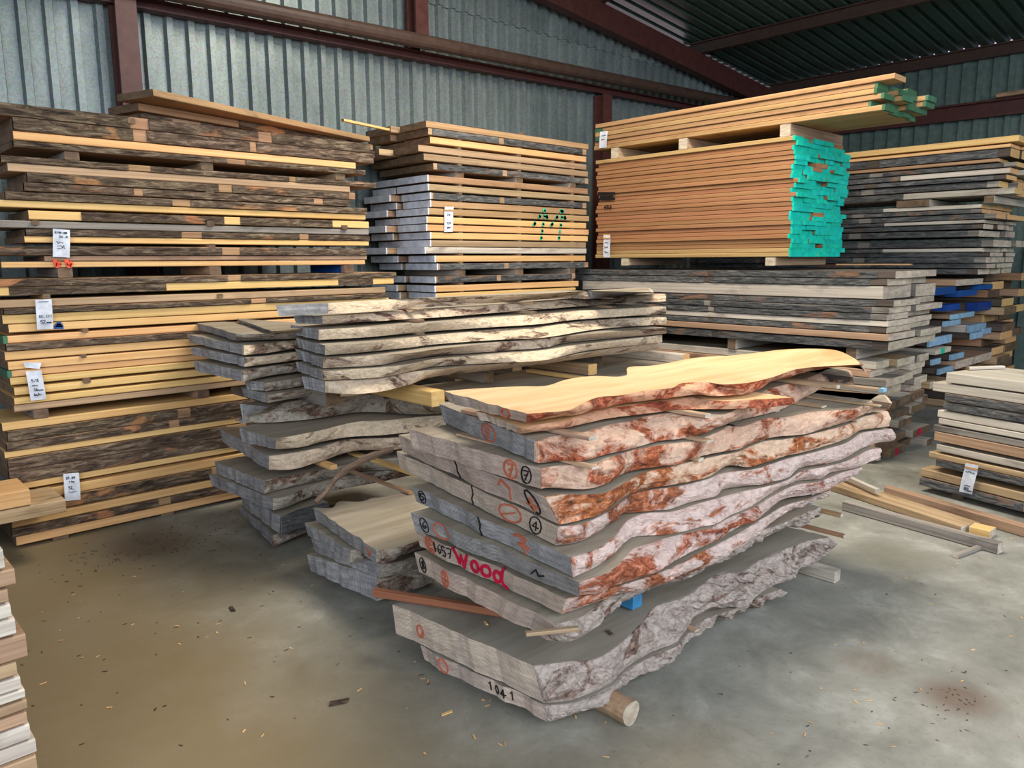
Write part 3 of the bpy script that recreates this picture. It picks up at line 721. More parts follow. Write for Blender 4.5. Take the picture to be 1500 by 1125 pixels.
# ------------------------------------------------------------------ far stack against the right wall
XR = 8.0
rr = [(207, 216, 'y'), (218, 223, 'y'), (224, 236, 'd'), (237, 242, 'o'), (243.5, 250, 'g'), (251.5, 259, 'p'), (260.5, 267, 'd'), (268, 277, 'g'), (279, 288, 'p'),
      (300, 306, 'p'), (307, 313, 'g'), (314.5, 322, 'g'), (323, 328, 'p'), (329, 336, 'd'), (338, 347, 'g'), (352, 362, 'g'), (363.5, 369, 'p'), (370, 376, 'd'), (377, 385, 'g'), (386, 393, 'g'), (394, 402, 'd')]
RN = {'y': 'yellow', 'd': 'blackened', 'o': 'orange', 'g': 'weathered grey', 'p': 'pale grey'}
RM = {'y': 'yellow', 'd': 'darkwood', 'o': 'orange', 'g': 'grey', 'p': 'palegrey'}
rq = random.Random(3)
for i, (ya, yb, k) in enumerate(rr):
    zt_ = at_x(1400, ya, XR).z; zb = at_x(1400, yb, XR).z; x = XR+rnd.uniform(-.03, .05); 
    yn = 2.08+rnd.uniform(-.03, .10)+(.12 if 8 < i else 0)
    for j in range(3):
        w = rnd.uniform(.26, .36)
        o = yboard('rough_board', f"{RN[k]} {['front','middle','rear'][j]} board, {down(i)} in the far stack by the right wall", 'board', 'boards of the far stack', x, x+w, yn+rnd.uniform(-.04, .05), 5.4, zb, zt_-zb-.002, RM[k], 'yellow' if i < 12 else 'paleend', .010, 900+i*3+j, .002)
        if j == 0 and k in 'dgp': bark(o, [(.03, .28), (.30, .62), (.66, .97)] if k != 'p' else [(.1, .35), (.5, .72)], 'greybark', i*1.9)
        x += w+.02
zt_ = at_x(1400, 298, XR).z; zb = at_x(1400, 289, XR).z
for n_, Y in enumerate((2.25, 2.9, 3.9)):
    bearer('bearer', f"{['near','middle','far'][n_]} bearer in the gap of the far stack", (XR+.02, Y, at_x(1400, 299.5, XR).z), (XR+1.0, Y, at_x(1400, 299.5, XR).z), .3 if n_ == 1 else .08, (zb+zt_)/2*0+at_x(1400, 288.8, XR).z-at_x(1400, 299.5, XR).z-.003, 'palegrey', group='bearers in the far stack')
# ragged board ends below it: painted blue, pale blue and bare
kk = [(1400, 408, 1440, 418, 'n', 'tan'), (1362, 420, 1400, 432, 'bluepaint', 'darkwood'), (1402, 424, 1431, 434, 'bluepaint', 'darkwood'), (1440, 416, 1454, 424, 'bluepaint', 'darkwood'),
      (1385, 445, 1406, 455, 'bluepaint', 'tan'), (1432, 442, 1452, 455, 'bluepaint', 'darkwood'), (1395, 458, 1427, 466, 'bluewax', 'tan'), (1384, 468.5, 1407, 477, 'bluewax', 'darkwood'), (1420, 474, 1444, 486, 'bluewax', 'palegrey'),
      (1424, 486, 1440, 496, 'bluewax', 'darkwood'), (1442, 480, 1452, 489, 'bluewax', 'grey'), (1362, 492, 1394, 505, 'bluewax', 'darkwood'), (1370, 509, 1393, 518, 'n', 'palegrey'), (1394, 517, 1412, 526, 'bluewax', 'darkwood'),
      (1366, 525, 1378, 534, 'bluewax', 'darkwood'), (1400, 522, 1452, 534, 'n', 'tan'), (1376, 537, 1398, 546, 'bluewax', 'darkwood')]
for i, (xa, ya, xb, yb, pm, mat) in enumerate(kk):
    YK = 2.36 + (i % 3)*.02
    P = at_y(xa, (ya+yb)/2, YK); Q = at_y(xb, (ya+yb)/2, YK); zt_ = at_y((xa+xb)/2, ya+.6, YK).z; zb = at_y((xa+xb)/2, yb-.6, YK).z
    lab = {'bluepaint': 'strong-blue painted board', 'bluewax': 'pale blue-ended board', 'n': 'bare-ended board'}[pm]
    pos = ['at the top, bare', 'nearest the grey stack, high', 'second in the high blue cluster', 'third in the high blue cluster', 'left of the lower blue pair', 'right of the lower blue pair', 'just below the lower blue pair', 'next below that', 'on the pale protruding board', 'hanging under the pale protruding board', 'right of the pale protruding board', 'wide one beside the grey stack', 'with a green dot', 'small one past the green dot', 'tiny one beside the grey stack', 'long tan one above the right pile', 'lowest, above the right pile', 'tan pair, lower, far right', 'grey, far right'][i]
    o = yboard('ragged_board', f"{lab}, {pos}, below far stack", 'board', 'ragged blue-ended boards', P.x+.004, Q.x-.004, P.y, P.y+(.5 if xb > 1430 else 1.6), zb, zt_-zb-.002, mat, 'paleend', .006, 1000+i, .002)
    if pm != 'n': painted_end(o, 1, pm, .10 if pm == 'bluepaint' else .02)
    if i == 12: painted_end(o, 1, 'mintpaint', .003, part=(.35, .6), name='green_mark')
for i in range(17):
    z = .003+i*.0845
    for j in range(2):
        yboard('rough_board', f"{['brown','dark'][i % 2]} board deep in the shade below the far stack, {down(16-i)} layer, {['front','rear'][j]}", 'board', 'shaded boards below the far stack', 8.95+j*.47+rnd.uniform(-.01, .03), 9.38+j*.47, 2.34+rnd.uniform(-.06, .14), 5.0, z, .076, ('tan', 'darkwood', 'orange')[(i+j) % 3], 'yellow' if (i+j) % 2 else 'endgrain', .008, 1040+i*2+j, .002)

# ------------------------------------------------------------------ low pile at the right edge
PD = Vector((5.735-5.91, 1.24-1.96, 0)).normalized(); RPil = math.atan2(PD.y, PD.x)
PN = Vector((-PD.y, PD.x, 0))      # towards +X: away from the visible edge
if PN.x < 0: PN = -PN
prow = [(1386, 545, 560, 'palegrey', 'greenish top'), (1366, 559, 574, 'palegrey', 'pale'), (1384, 575.5, 587, 'b', 'dark bark-edged'), (1382, 588, 599.5, 'b', 'black bark-edged'), (1373, 600, 611, 'palegrey', 'pale green-grey'), (1375, 612, 620.5, 'palegrey', 'pale'),
        (1367, 621, 630.5, 'grey', 'blue-grey'), (1368, 631, 645, 'tan', 'tan'), (1371, 650, 660, 'palegrey', 'pale wide'), (1360, 660.8, 671, 'tan', 'long tan'), (1371, 672, 682, 'b', 'dark bark-edged lower'), (1348, 685, 697, 'tan', 'broken-ended tan'), (1347, 698, 710, 'b', 'chipped bark')]
pobs = []
for i, (xl, ya, yb, mat, nm) in enumerate(prow):
    # intersect the pile's front plane
    n = PN; P0 = Vector((5.91, 1.96, 0))*.945
    def hit(x, y):
        d = ray(x, y); return CP + d*((P0-CP).dot(n)/d.dot(n))
    A = hit(xl, ya); B = hit(xl, yb)
    if i+1 < len(prow): B.z = max(B.z, hit(prow[i+1][0], prow[i+1][1]).z+.002)
    h = A.z-B.z-.002
    L = 1.5; W = .55; mid = B + PD*(L/2) + PN*(W/2)
    o = board('edged_board', f"{nm} board, {down(i)} of the low pile at the right edge", 'board', 'boards of the low right pile', (mid.x, mid.y, B.z), RPil, L, W, h, 'tan' if mat == 'b' else mat, 'paleend', .006, 1100+i, .001)
    # its visible edge lies on local +/-Y
    pobs.append(o)
    if mat == 'b': bark(o, [(0, .45), (.48, 1)], 'greybark', i) 
P = hit(1425, 722)
for s_ in (.25, 1.2):
    q = P0 + PD*s_
    bearer('bearer', f"block under the low right pile, {'left' if s_ < 1 else 'right'}", (q.x+PN.x*.06, q.y+PN.y*.06, .001), (q.x+PN.x*.5, q.y+PN.y*.5, .001), .08, hit(1347, 710).z-.004, 'darkwood', group='blocks under the low right pile')
A = hit(1417, 684); B = hit(1436, 688); C = hit(1408, 719)
paper_tag('white paper tag with an orange-striped header on the low right pile', C-PN*.02, B-A, A-C, -PN, strip=True, lines=word('52', .35, .12, .14, .1)+word('mm', .68, .10, .12, .05)+scribble(.3, .28, .45, .06, 41)+scribble(.15, .85, .7, .05, 42))
zt_ = hit(1386, 545).z
bearer('sticker', 'short pale lath on top of the low right pile', (5.75, 1.65, zt_+.002), (5.98, 1.50, zt_+.002), .035, .02, 'palegrey', 'sticker')

# ------------------------------------------------------------------ board ends at the left edge of the picture
XE = .355
for i, (ya, yb, dx) in enumerate(((800, 830, -.02), (832, 857, 0.0), (860, 880, -.02), (882, 903, -.018), (905, 930, -.012), (932, 968, .008), (970, 990, -.02), (993, 1012, -.015), (1014, 1028, -.008), (1030, 1046, -.006), (1048, 1066, -.01), (1068, 1092, -.006), (1094, 1116, .004), (1118, 1140, 0.0), (1142, 1166, -.01), (1168, 1192, 0))):
    zt_ = at_y(20, ya, 2.3).z; zb = at_y(20, yb, 2.3).z
    board('short_board', f"{['pale','tan','tan','pale'][i % 4]} board, {down(i)} of the stack cut off by the left edge", 'board', 'boards of the left edge stack', (XE+dx-.75, 2.3+.3, zb), 0, 1.5, .6, zt_-zb-.003, ['palegrey', 'tan', 'tan', 'palegrey'][i % 4], 'paleend', .006, 1200+i, .001)
zb = at_y(20, 1192, 2.3).z
for k, X in enumerate((-.9, .1)):
    bearer('bearer', f"{['left','right'][k]} block under the stack at the left edge", (X, 2.35, .001), (X, 2.85, .001), .1, zb-.004, 'grey')

# ------------------------------------------------------------------ live-edge slabs
def P3(p, z):
    return Vector(p) if len(p) == 3 else at_z(p[0], p[1], z)
def resample(P, n):
    d = [0]
    for a, b in zip(P, P[1:]): d.append(d[-1]+(b-a).length)
    out = []; k = 0
    for i in range(n+1):
        s = d[-1]*i/n
        while k < len(P)-2 and d[k+1] < s: k += 1
        t = (s-d[k])/max(1e-9, d[k+1]-d[k]); t = max(0, min(1, t))
        # Catmull-Rom for a flowing edge
        p0, p1, p2, p3 = P[max(0, k-1)], P[k], P[k+1], P[min(len(P)-1, k+2)]
        q = .5*((2*p1)+(p2-p0)*t+(2*p0-5*p1+4*p2-p3)*t*t+(3*p1-p0-3*p2+p3)*t*t*t)
        out.append(q)
    return out
SL = {}
def JIT(seed, v): return (noise.noise((v*5+seed*3.3, 4, seed))*.016 + noise.noise((v*13+seed*1.3, 8, 2))*.008)*min(1, v*8+.0)
def slab(key, label, group, zb, zt, T, B, left, w1=None, far=None, top='slabtop', end='slabend', edge='slabbark', amp=.018, bulge=.008, burl=None, seed=0, ragged=.02, n=None):
    Tp = [P3(p, zt) for p in T]; Bp = [P3(p, zb) for p in B]
    ln = sum((b-a).length for a, b in zip(Tp, Tp[1:])); n = n or max(20, int(ln/.014))
    Tp = resample(Tp, n); Bp = resample(Bp, n)
    for p in Tp: p.z = zt
    for p in Bp: p.z = zb
    far0 = P3(left, zt); far0.z = zt
    v0 = far0-Tp[0]; v1 = Vector((v0.x*.3, (w1 if w1 else v0.y), 0))
    if far:
        Fp = resample([P3(p, zt) for p in far], n)
        for p in Fp: p.z = zt
    else:
        Fp = []
        for i in range(n+1):
            t = i/n
            e = min(1, t*6, (1-t)*6)
            Fp.append(Tp[0].lerp(Tp[-1], t)*.6 + Tp[i]*.4 + v0.lerp(v1, t) + Vector((0, e*(noise.noise((t*5+seed, 1, seed))*.08), 0)))
        Fp[0] = far0
    Gp = [Vector((p.x, p.y-.028+.02*noise.noise((p.x*4, seed, 1)), zb)) for p in Fp]
    Mn = 24; V = []; Fc = []; mi = []
    def rag(i, k):
        if i == n: return noise.noise((k*.9+seed, 2, seed))*ragged
        if i == 0: return JIT(seed, k/Mn)
        return 0
    for i in range(n+1):
        for k in range(Mn+1):
            p = Tp[i].lerp(Fp[i], k/Mn); V.append((p.x+rag(i, k), p.y, zt))
    o2 = len(V)
    for i in range(n+1):
        for k in range(Mn+1):
            p = Bp[i].lerp(Gp[i], k/Mn); V.append((p.x+rag(i, k), p.y, zb))
    def I(i, k): return i*(Mn+1)+k
    for i in range(n):
        for k in range(Mn):
            Fc.append((I(i, k), I(i+1, k), I(i+1, k+1), I(i, k+1))); mi.append(0)
            Fc.append((o2+I(i, k), o2+I(i, k+1), o2+I(i+1, k+1), o2+I(i+1, k))); mi.append(0)
        Fc.append((I(i, 0), o2+I(i, 0), o2+I(i+1, 0), I(i+1, 0))); mi.append(0)
        Fc.append((I(i, Mn), I(i+1, Mn), o2+I(i+1, Mn), o2+I(i, Mn))); mi.append(2)
    for k in range(Mn):
        Fc.append((I(0, k), I(0, k+1), o2+I(0, k+1), o2+I(0, k))); mi.append(1)
        Fc.append((I(n, k), o2+I(n, k), o2+I(n, k+1), I(n, k+1))); mi.append(1)
    org = Vector((Tp[0].x, Tp[0].y, zb))
    ob = link_mesh('live_edge_slab', V, Fc, [top, end, edge], None, org, 0, mi)
    tag(ob, label, 'slab', group)
    # bark along the visible long edge, a closed shell with real relief
    R = 10; V = []; Fc = []
    for i in range(n+1):
        tg = (Tp[min(n, i+1)]-Tp[max(0, i-1)]); tg.z = 0
        if tg.length < 1e-6: tg = Vector((1, 0, 0))
        tg.normalize(); nr = Vector((tg.y, -tg.x, 0)); e = min(1.0, i/2.0)
        if i == n: nr = (nr+Vector((.5, 0, 0))).normalized()
        for k in range(R+1):
            v = k/R; p = Tp[i].lerp(Bp[i], v); env = .25+.75*4*v*(1-v)
            A = amp
            if burl:
                bx = max(0, min(1, (p.x-burl[0])/burl[1])); A = amp+(burl[2]-amp)*bx
            q = Vector((p.x*6, p.y*6, p.z*9+seed*5))
            dd = .003+bulge*4*v*(1-v)*e+A*e*env*(.35+.75*noise.noise(q)+.45*noise.noise(q*2.7)+.38*noise.noise(q*6.1)+.22*noise.noise(q*14))
            r_ = p+nr*max(.0015, dd)
            V.append((r_.x, r_.y, p.z + (.0 if k in (0, R) else noise.noise(q*1.9)*A*.4)))
        for p in (Bp[i], Tp[i]):
            r_ = p-nr*.012; V.append((r_.x, r_.y, p.z+(-.0015 if p is Tp[i] else .0015)))
    m_ = R+3
    for i in range(n):
        for k in range(m_):
            a, b = i*m_+k, i*m_+(k+1) % m_
            Fc.append((a, b, b+m_, a+m_))
    Fc.append(tuple(range(m_-1, -1, -1))); Fc.append(tuple(n*m_+k for k in range(m_)))
    link_mesh('bark_edge', V, Fc, [edge], ob)
    SL[key] = (ob, Tp, Bp, Fp, Gp, zt, zb, seed)
    return ob
def endface(key):
    ob, Tp, Bp, Fp, Gp, zt, zb, seed = SL[key]
    # origin at far (left in view) bottom; e1 towards the near corner; e2 up
    P0 = Gp[0].copy(); e1 = Bp[0]-Gp[0]; e2 = Fp[0]-Gp[0]
    nr = e1.cross(e2); 
    if nr.x > 0: nr = -nr
    return ob, P0, e1, Vector((e2.x, e2.y, e2.z)), nr.normalized(), (lambda a, b: Gp[0].lerp(Bp[0], a).lerp(Fp[0].lerp(Tp[0], a), b) + Vector((JIT(seed, max(0, min(1, 1-a))), 0, 0)))
NG = 'slabs of the near live-edge stack'
def near(i): return ['topmost', 'second from top', 'third from top', 'fourth from top', 'fifth from top', 'sixth from top', 'seventh from top', 'eighth from top', 'ninth from top', 'tenth from top', 'second from bottom', 'bottommost'][i]
K = .9556
def zz(z18): return EYE-(EYE-z18)*K
slab('S12', 'cream-topped live-edge slab, topmost of the near stack, with red-brown bark', NG, 1.080, 1.119,
     [(772, 606), (800, 604), (831, 601), (847, 594), (875, 582), (908, 579), (947, 572), (984, 568), (999, 561), (1036, 560), (1060, 563), (1100, 560), (1135, 551), (1165, 541), (1200, 537), (1240, 535), (1261, 534)],
     [(771, 619), (800, 613), (827, 609), (840, 608), (876, 599), (911, 591), (959, 585), (971, 584), (1017, 578), (1047, 580), (1100, 575), (1130, 558), (1155, 552), (1178, 545), (1216, 538), (1240, 536.5), (1260, 536)],
     (650, 573), far=[(650, 573), (700, 569), (760, 566), (800, 565), (830, 556), (868, 551), (915, 551), (921, 538), (960, 535), (1020, 524), (1080, 520), (1148, 512), (1200, 511), (1228, 514), (1250, 524), (1260, 532)], edge='slabred', amp=.012, bulge=.004, n=150, seed=1)
slab('S11', 'thin red-edged live-edge slab just under the near stack\'s cream top', NG, 1.036, 1.064,
     [(763, 627), (797, 620), (827, 617), (841, 611), (877, 600), (920, 594), (959, 588), (975, 587), (1016, 582), (1040, 586), (1070, 587), (1100, 585), (1130, 584), (1160, 582)],
     [(760, 635), (784, 632), (823, 627), (856, 620), (893, 612), (959, 604), (984, 600), (1027, 599), (1060, 599), (1093, 598), (1130, 596), (1160, 592)], (700, 602), edge='slabred', amp=.012, bulge=.004, seed=2, w1=.45)
slab('S10', 'near stack slab, third from top, with a dark log-like rounded end', NG, .945, 1.018,
     [(787, 646), (805, 640), (824, 637), (850, 634), (871, 628), (895, 621), (927, 616), (947, 609), (970, 606), (995, 605), (1027, 611), (1053, 608), (1077, 600), (1118, 573), (1150, 563), (1184, 553), (1216, 540), (1240, 542), (1246, 552)],
     [(787, 678), (824, 674), (852, 674), (887, 665), (924, 657), (967, 645), (1000, 642), (1024, 635), (1053, 624), (1077, 616), (1120, 606), (1150, 596), (1185, 578), (1208, 566), (1235, 565), (1248, 562)], (643, 592), seed=3, amp=.026, bulge=.016, end='slabendgrey', top='slabtopgrey', edge='slabmixed')
slab('S9', 'near stack slab, fourth from top, red-barked with a circled number', NG, .860, .934,
     [(792, 686), (815, 682), (845, 681), (872, 679), (890, 672), (925, 659), (960, 653), (980, 650), (1014, 646), (1050, 633), (1071, 622), (1085, 625), (1120, 613), (1150, 611), (1192, 603), (1240, 600), (1262, 594), (1290, 578), (1303, 590)],
     [(792, 716), (805, 714), (855, 716), (880, 711), (895, 704), (910, 694), (937, 687), (970, 682), (995, 679), (1013, 671), (1048, 663), (1080, 658), (1100, 649), (1133, 640), (1165, 637), (1184, 634), (1210, 626), (1240, 617), (1270, 605), (1299, 600)], (600, 629), seed=4, amp=.024, top='slabtopgrey', edge='slabmixed')
slab('S8', 'near stack slab, fifth from top, thick cream bark, cracked across its end', NG, .772, .843,
     [(797, 727), (820, 724), (860, 724), (885, 722), (905, 713), (925, 701), (945, 691), (980, 683), (1013, 676), (1048, 668), (1082, 661), (1115, 647), (1150, 643), (1190, 635), (1240, 622), (1262, 611), (1299, 602)],
     [(819, 768), (835, 765), (855, 760), (880, 752), (897, 738), (920, 724), (940, 717), (960, 713), (995, 708), (1033, 699), (1053, 687), (1069, 681), (1096, 684), (1120, 677), (1152, 667), (1176, 662), (1208, 653), (1237, 643), (1256, 631), (1280, 627), (1301, 624)], (584, 637), seed=5, amp=.022, top='slabtopgrey', edge='slabmixed')
slab('S7', 'near stack slab, sixth from top, split in two by a crack', NG, .684, .757,
     [(817, 771), (845, 768), (870, 760), (890, 748), (910, 735), (928, 722), (960, 716), (995, 712), (1035, 702), (1060, 692), (1098, 688), (1125, 681), (1155, 671), (1200, 660), (1240, 648), (1262, 634), (1304, 628)],
     [(813, 798), (840, 795), (862, 786), (880, 772), (897, 764), (908, 753), (930, 750), (960, 747), (981, 745), (1013, 734), (1045, 727), (1056, 717), (1085, 712), (1117, 709), (1132, 705), (1153, 699), (1171, 685), (1207, 679), (1234, 672), (1250, 662), (1267, 654), (1286, 648), (1304, 646)], (581, 661), seed=6, edge='slabbark', amp=.02, top='slabtopgrey')
slab('S6', 'dark grey-ended near stack slab, seventh from top, with an orange sign', NG, .616, .676,
     [(835, 816), (850, 812), (871, 805), (885, 797), (900, 786), (910, 772), (925, 758), (950, 751), (985, 749), (1020, 738), (1050, 730), (1085, 720), (1120, 713), (1150, 704), (1175, 690), (1210, 683), (1240, 675), (1270, 660), (1288, 656)],
     [(839, 845), (863, 834), (876, 827), (891, 817), (903, 805), (915, 793), (933, 785), (973, 783), (1000, 778), (1024, 772), (1047, 767), (1068, 754), (1099, 741), (1130, 722), (1164, 705), (1200, 701), (1213, 693), (1251, 685), (1275, 676), (1286, 672)], (604, 712), seed=7, amp=.02, end='slabendgrey', top='slabtopgrey')
slab('S5', 'near stack slab, eighth from top, grey-ended with an orange circle', NG, .545, .611,
     [(848, 853), (866, 847), (887, 840), (904, 829), (915, 816), (927, 804), (947, 797), (975, 788), (1005, 781), (1040, 773), (1068, 758), (1100, 745), (1132, 726), (1165, 710), (1200, 705), (1230, 693), (1262, 684)],
     [(848, 874), (873, 869), (890, 861), (911, 853), (920, 850), (945, 842), (963, 836), (985, 822), (1012, 808), (1030, 799), (1048, 791), (1068, 779), (1087, 769), (1104, 764), (1119, 751), (1147, 731), (1180, 725), (1205, 720), (1222, 711), (1249, 697)], (604, 750), seed=8, amp=.02, end='slabendgrey', top='slabtopgrey')
slab('S4', 'near stack slab with the red painted word WOOD on its end', NG, .455, .520,
     [(829, 877), (845, 872), (873, 866), (905, 858), (925, 852), (955, 842), (990, 828), (1020, 812), (1050, 797), (1075, 784), (1095, 772), (1120, 757), (1150, 740), (1185, 730), (1215, 718)],
     [(822, 899), (840, 893), (873, 880), (893, 868), (928, 865), (957, 858), (980, 850), (1000, 842), (1030, 830), (1048, 822), (1070, 808), (1090, 795), (1110, 780), (1135, 760), (1165, 740), (1205, 727)], (606, 776), seed=9, amp=.024, end='slabend', top='slabtopgrey')
slab('S3', 'near stack slab below the WOOD one, with mottled grey rounded bark', NG, .362, .437,
     [(813, 913), (838, 908), (860, 898), (872, 888), (888, 874), (910, 866), (940, 858), (975, 846), (1012, 832), (1050, 815), (1080, 795), (1105, 778), (1135, 770), (1170, 755), (1200, 742)],
     [(800, 937), (835, 938), (868, 920), (880, 907), (898, 893), (912, 878), (932, 868), (960, 858), (995, 848), (1022, 834), (1044, 826), (1074, 813), (1100, 796), (1130, 780), (1160, 768), (1200, 757)], (607, 809), seed=10, edge='burl', amp=.03, burl=(2.6, .6, .055), w1=.6, top='slabtopgrey')
slab('S2', 'dusty grey slab under the red lath, second from bottom of the near stack', NG, .108, .226,
     [(781, 975), (800, 972), (835, 968), (875, 964), (915, 936), (939, 911), (958, 889), (999, 874), (1014, 866), (1035, 850), (1057, 838), (1084, 838), (1106, 824), (1130, 812), (1160, 800), (1190, 790), (1212, 786)],
     [(796, 1029), (825, 1026), (850, 1020), (890, 1002), (918, 976), (940, 962), (962, 951), (984, 942), (1000, 926), (1014, 908), (1030, 894), (1061, 888), (1091, 888), (1112, 868), (1135, 855), (1159, 846), (1170, 832), (1193, 823), (1212, 803)], (576, 885), seed=11, top='slabtopdusty', edge='burl', amp=.02, burl=(2.15, .5, .055), w1=.8, n=200)
slab('S1', 'dusty bottommost slab of the near stack, on round bearers', NG, .046, .098,
     [(797, 1033), (830, 1030), (855, 1023), (892, 1006), (918, 981), (945, 966), (965, 956), (990, 945), (1010, 925), (1035, 905), (1080, 890), (1110, 875), (1140, 862)],
     [(799, 1056), (840, 1044), (879, 1031), (893, 1013), (922, 993), (951, 981), (972, 974), (985, 958), (1005, 935), (1030, 915), (1070, 898), (1110, 882), (1140, 870)], (613, 946), seed=12, top='slabtopdusty', edge='burl', amp=.03, w1=.75, burl=(2.1, .4, .05))

# writing on the slab ends
def mark(key, name, lines, w, mat, lift=.0025):
    ob, P0, e1, e2, nr, jf = endface(key)
    return strokes(ob, name, P0, e1, e2, nr, lines, w, mat, lift+.0015, jf)
wood_lines = [[(.305, .98), (.322, .60), (.338, .20), (.362, .74), (.385, .16), (.414, .95)],
              circ(.463, .50, .024, .31), circ(.531, .48, .024, .31), circ(.602, .42, .024, .30), [(.640, 1.06), (.632, .80), (.630, .30), (.642, .08), (.668, .0)]]
mark('S4', 'painted_word', wood_lines, .0115, 'redpaint', .004)
mark('S4', 'black_number', word('4657', .150, .28, .026, .58, .5), .0028, 'black')
mark('S4', 'crayon_mark', [circ(.115, .5, .040, .46)]+word('E', .10, .25, .03, .5), .007, 'crayon')
mark('S3', 'crayon_mark', [circ(.26, .45, .03, .4), [(.26, .9), (.26, .05)], [(.235, .4), (.285, .4)]], .006, 'crayon')
mark('S3', 'black_number', [circ(.055, .5, .025, .38)]+word('8', .045, .3, .02, .4), .0028, 'black')
mark('S5', 'crayon_mark', [circ(.19, .5, .05, .45)], .006, 'crayon'); mark('S5', 'black_number', [circ(.075, .5, .024, .42)]+word('6', .065, .3, .02, .4), .0028, 'black')
mark('S5', 'black_scrawl', [[(.76, .3), (.79, .7), (.80, .35), (.83, .5)]], .005, 'black')
mark('S6', 'crayon_mark', [[(.70, .8), (.73, .95), (.77, .85), (.75, .5)], [(.75, .9), (.755, .05)], [(.72, .45), (.78, .4)]], .010, 'crayon')
mark('S6', 'black_number', [circ(.07, .55, .022, .4)]+word('5', .06, .35, .02, .4), .0028, 'black')
mark('S7', 'crayon_mark', [circ(.77, .5, .055, .45), [(.73, .3), (.79, .6)]], .006, 'crayon'); mark('S7', 'black_number', [circ(.90, .5, .03, .45)]+word('4', .885, .25, .03, .45), .0035, 'black')
mark('S8', 'crayon_mark', [[(.72, .6), (.75, .9), (.78, .6), (.76, .1)], [(.86, .3), (.93, .35)], [(.895, .1), (.895, .6)]], .007, 'crayon'); mark('S8', 'black_number', [circ(.905, .5, .03, .45)], .005, 'black')
mark('S9', 'crayon_mark', [circ(.80, .5, .045, .45)]+word('7', .785, .2, .03, .55), .007, 'crayon'); mark('S9', 'black_number', [circ(.915, .5, .03, .42)]+word('7', .90, .25, .03, .45), .0035, 'black')
mark('S10', 'crayon_mark', [circ(.55, .5, .07, .42)]+word('9', .53, .25, .04, .5), .006, 'crayon')
mark('S12', 'crayon_mark', [circ(.78, .5, .05, .4)], .006, 'crayon'); mark('S2', 'crayon_mark', [circ(.20, .45, .025, .2), [(.20, .3), (.22, .5)]], .006, 'crayon')
mark('S1', 'crayon_mark', [circ(.22, .5, .035, .46)], .006, 'crayon'); mark('S1', 'black_number', word('1041', .58, .28, .034, .52, .6), .0035, 'black')
# drying cracks across three ends
for key, a in (('S8', .44), ('S7', .55), ('S6', .50)):
    ob, P0, e1, e2, nr, jf = endface(key)
    strokes(ob, 'crack', P0, e1, e2, nr, [[(a, 1.0), (a+.006, .6), (a-.004, .3), (a+.004, 0)]], .006, 'black', .0035, jf)

# stickers and bearers of the near stack (they lie across it, ends showing on the right)
def cross(name, label, ex, ey, z, h, w=.035, back=2.25, mat='stick', paint=None, grp='laths in the near stack', cat='sticker', pb=.02):
    P = at_z(ex, ey, z); back = max(back, P.y+.3)
    o = bearer(name, label, (P.x, P.y, z), (P.x, back, z), w, h, mat, cat, grp, 'palegrey')
    if paint: painted_end(o, -1, paint, pb)
    return o
cl = [(830, 628, 1.020, .014, 'first lath below the red-edged slab from the left'), (840, 953, 0, 0, '')]
cross('sticker', 'short lath jutting out under the thin red-edged slab near its end', 868, 645, 1.020, .014)
cross('sticker', 'short pale lath jutting out above the fourth slab of the near stack', 872, 687, .936, .008)
cross('sticker', 'long tan lath under the red-edged slab in the middle of the near stack', 1037, 612, 1.020, .014)
cross('sticker', 'pale lath end above the red burl in the middle of the near stack', 1040, 648, .936, .008, .045)
cross('sticker', 'tiny orange lath end halfway along the near stack', 1027, 676, .845, .013)
cross('sticker', 'long grey lath end touching blue at the near stack\'s upper right', 1228, 569, 1.020, .015, back=2.3)
cross('sticker', 'blue-tipped lath at the far upper right of the near stack', 1296, 574, 1.0195, .014, back=2.3, paint='bluewax')
cross('sticker', 'broad lath above the fibrous bark at the near stack\'s right', 1207, 597, .936, .008, .05)
cross('sticker', 'dark lath end left of the broad lath at right', 1139, 603, .938, .006)
cross('sticker', 'thin lath across the rounded right end of the near stack', 1289, 596, .936, .008)
cross('sticker', 'dark broad lath end in the middle right of the near stack', 1192, 620, .845, .013, .05)
cross('sticker', 'stubby black lath end near the right tip of the near stack', 1257, 618, .845, .013)
cross('sticker', 'grey-tipped lath end right of the middle break of the near stack', 1117, 645, .845, .013)
cross('sticker', 'pale lath over the cream burl on the near stack\'s right', 1184, 651, .759, .011)
cross('sticker', 'dark tapered lath below the cream burl on the near stack', 1120, 677, .678, .005)
cross('sticker', 'orange lath end low on the right tip of the near stack', 1288, 674, .613, .002)
cross('sticker', 'thin orange lath slanting out over the bright bark', 1192, 725, .523, .020)
cross('sticker', 'black lath end below the bright bark at right', 1117, 782, .439, .014, .05)
cross('sticker', 'orange lath reaching furthest over the floor at right', 1233, 758, .36, .02, mat='orange', w=.025)
cross('sticker', 'lower orange lath reaching over the floor at right', 1237, 788, .235, .018, mat='orange', w=.025)
cross('bearer', 'blue-grey square bearer thrusting out under the bright bark', 1184, 756, .30, .058, .06, mat='palegrey', paint='bluewax', cat='bearer', pb=.10)
cross('bearer', 'light blue painted bearer end near the front corner', 933, 890, .236, .115, .055, mat='grey', paint='cyanpaint', cat='bearer', pb=.30)
cross('bearer', 'squared pale bearer end on the floor below the burl', 1226, 852, .002, .058, .07, mat='palegrey', cat='bearer')
cross('bearer', 'white-faced bearer end under the burl halfway along', 1110, 888, .004, .085, .06, mat='palegrey', cat='bearer')
cross('sticker', 'little pale lath end under the burl left of the white block', 1021, 925, .099, .008, .03)
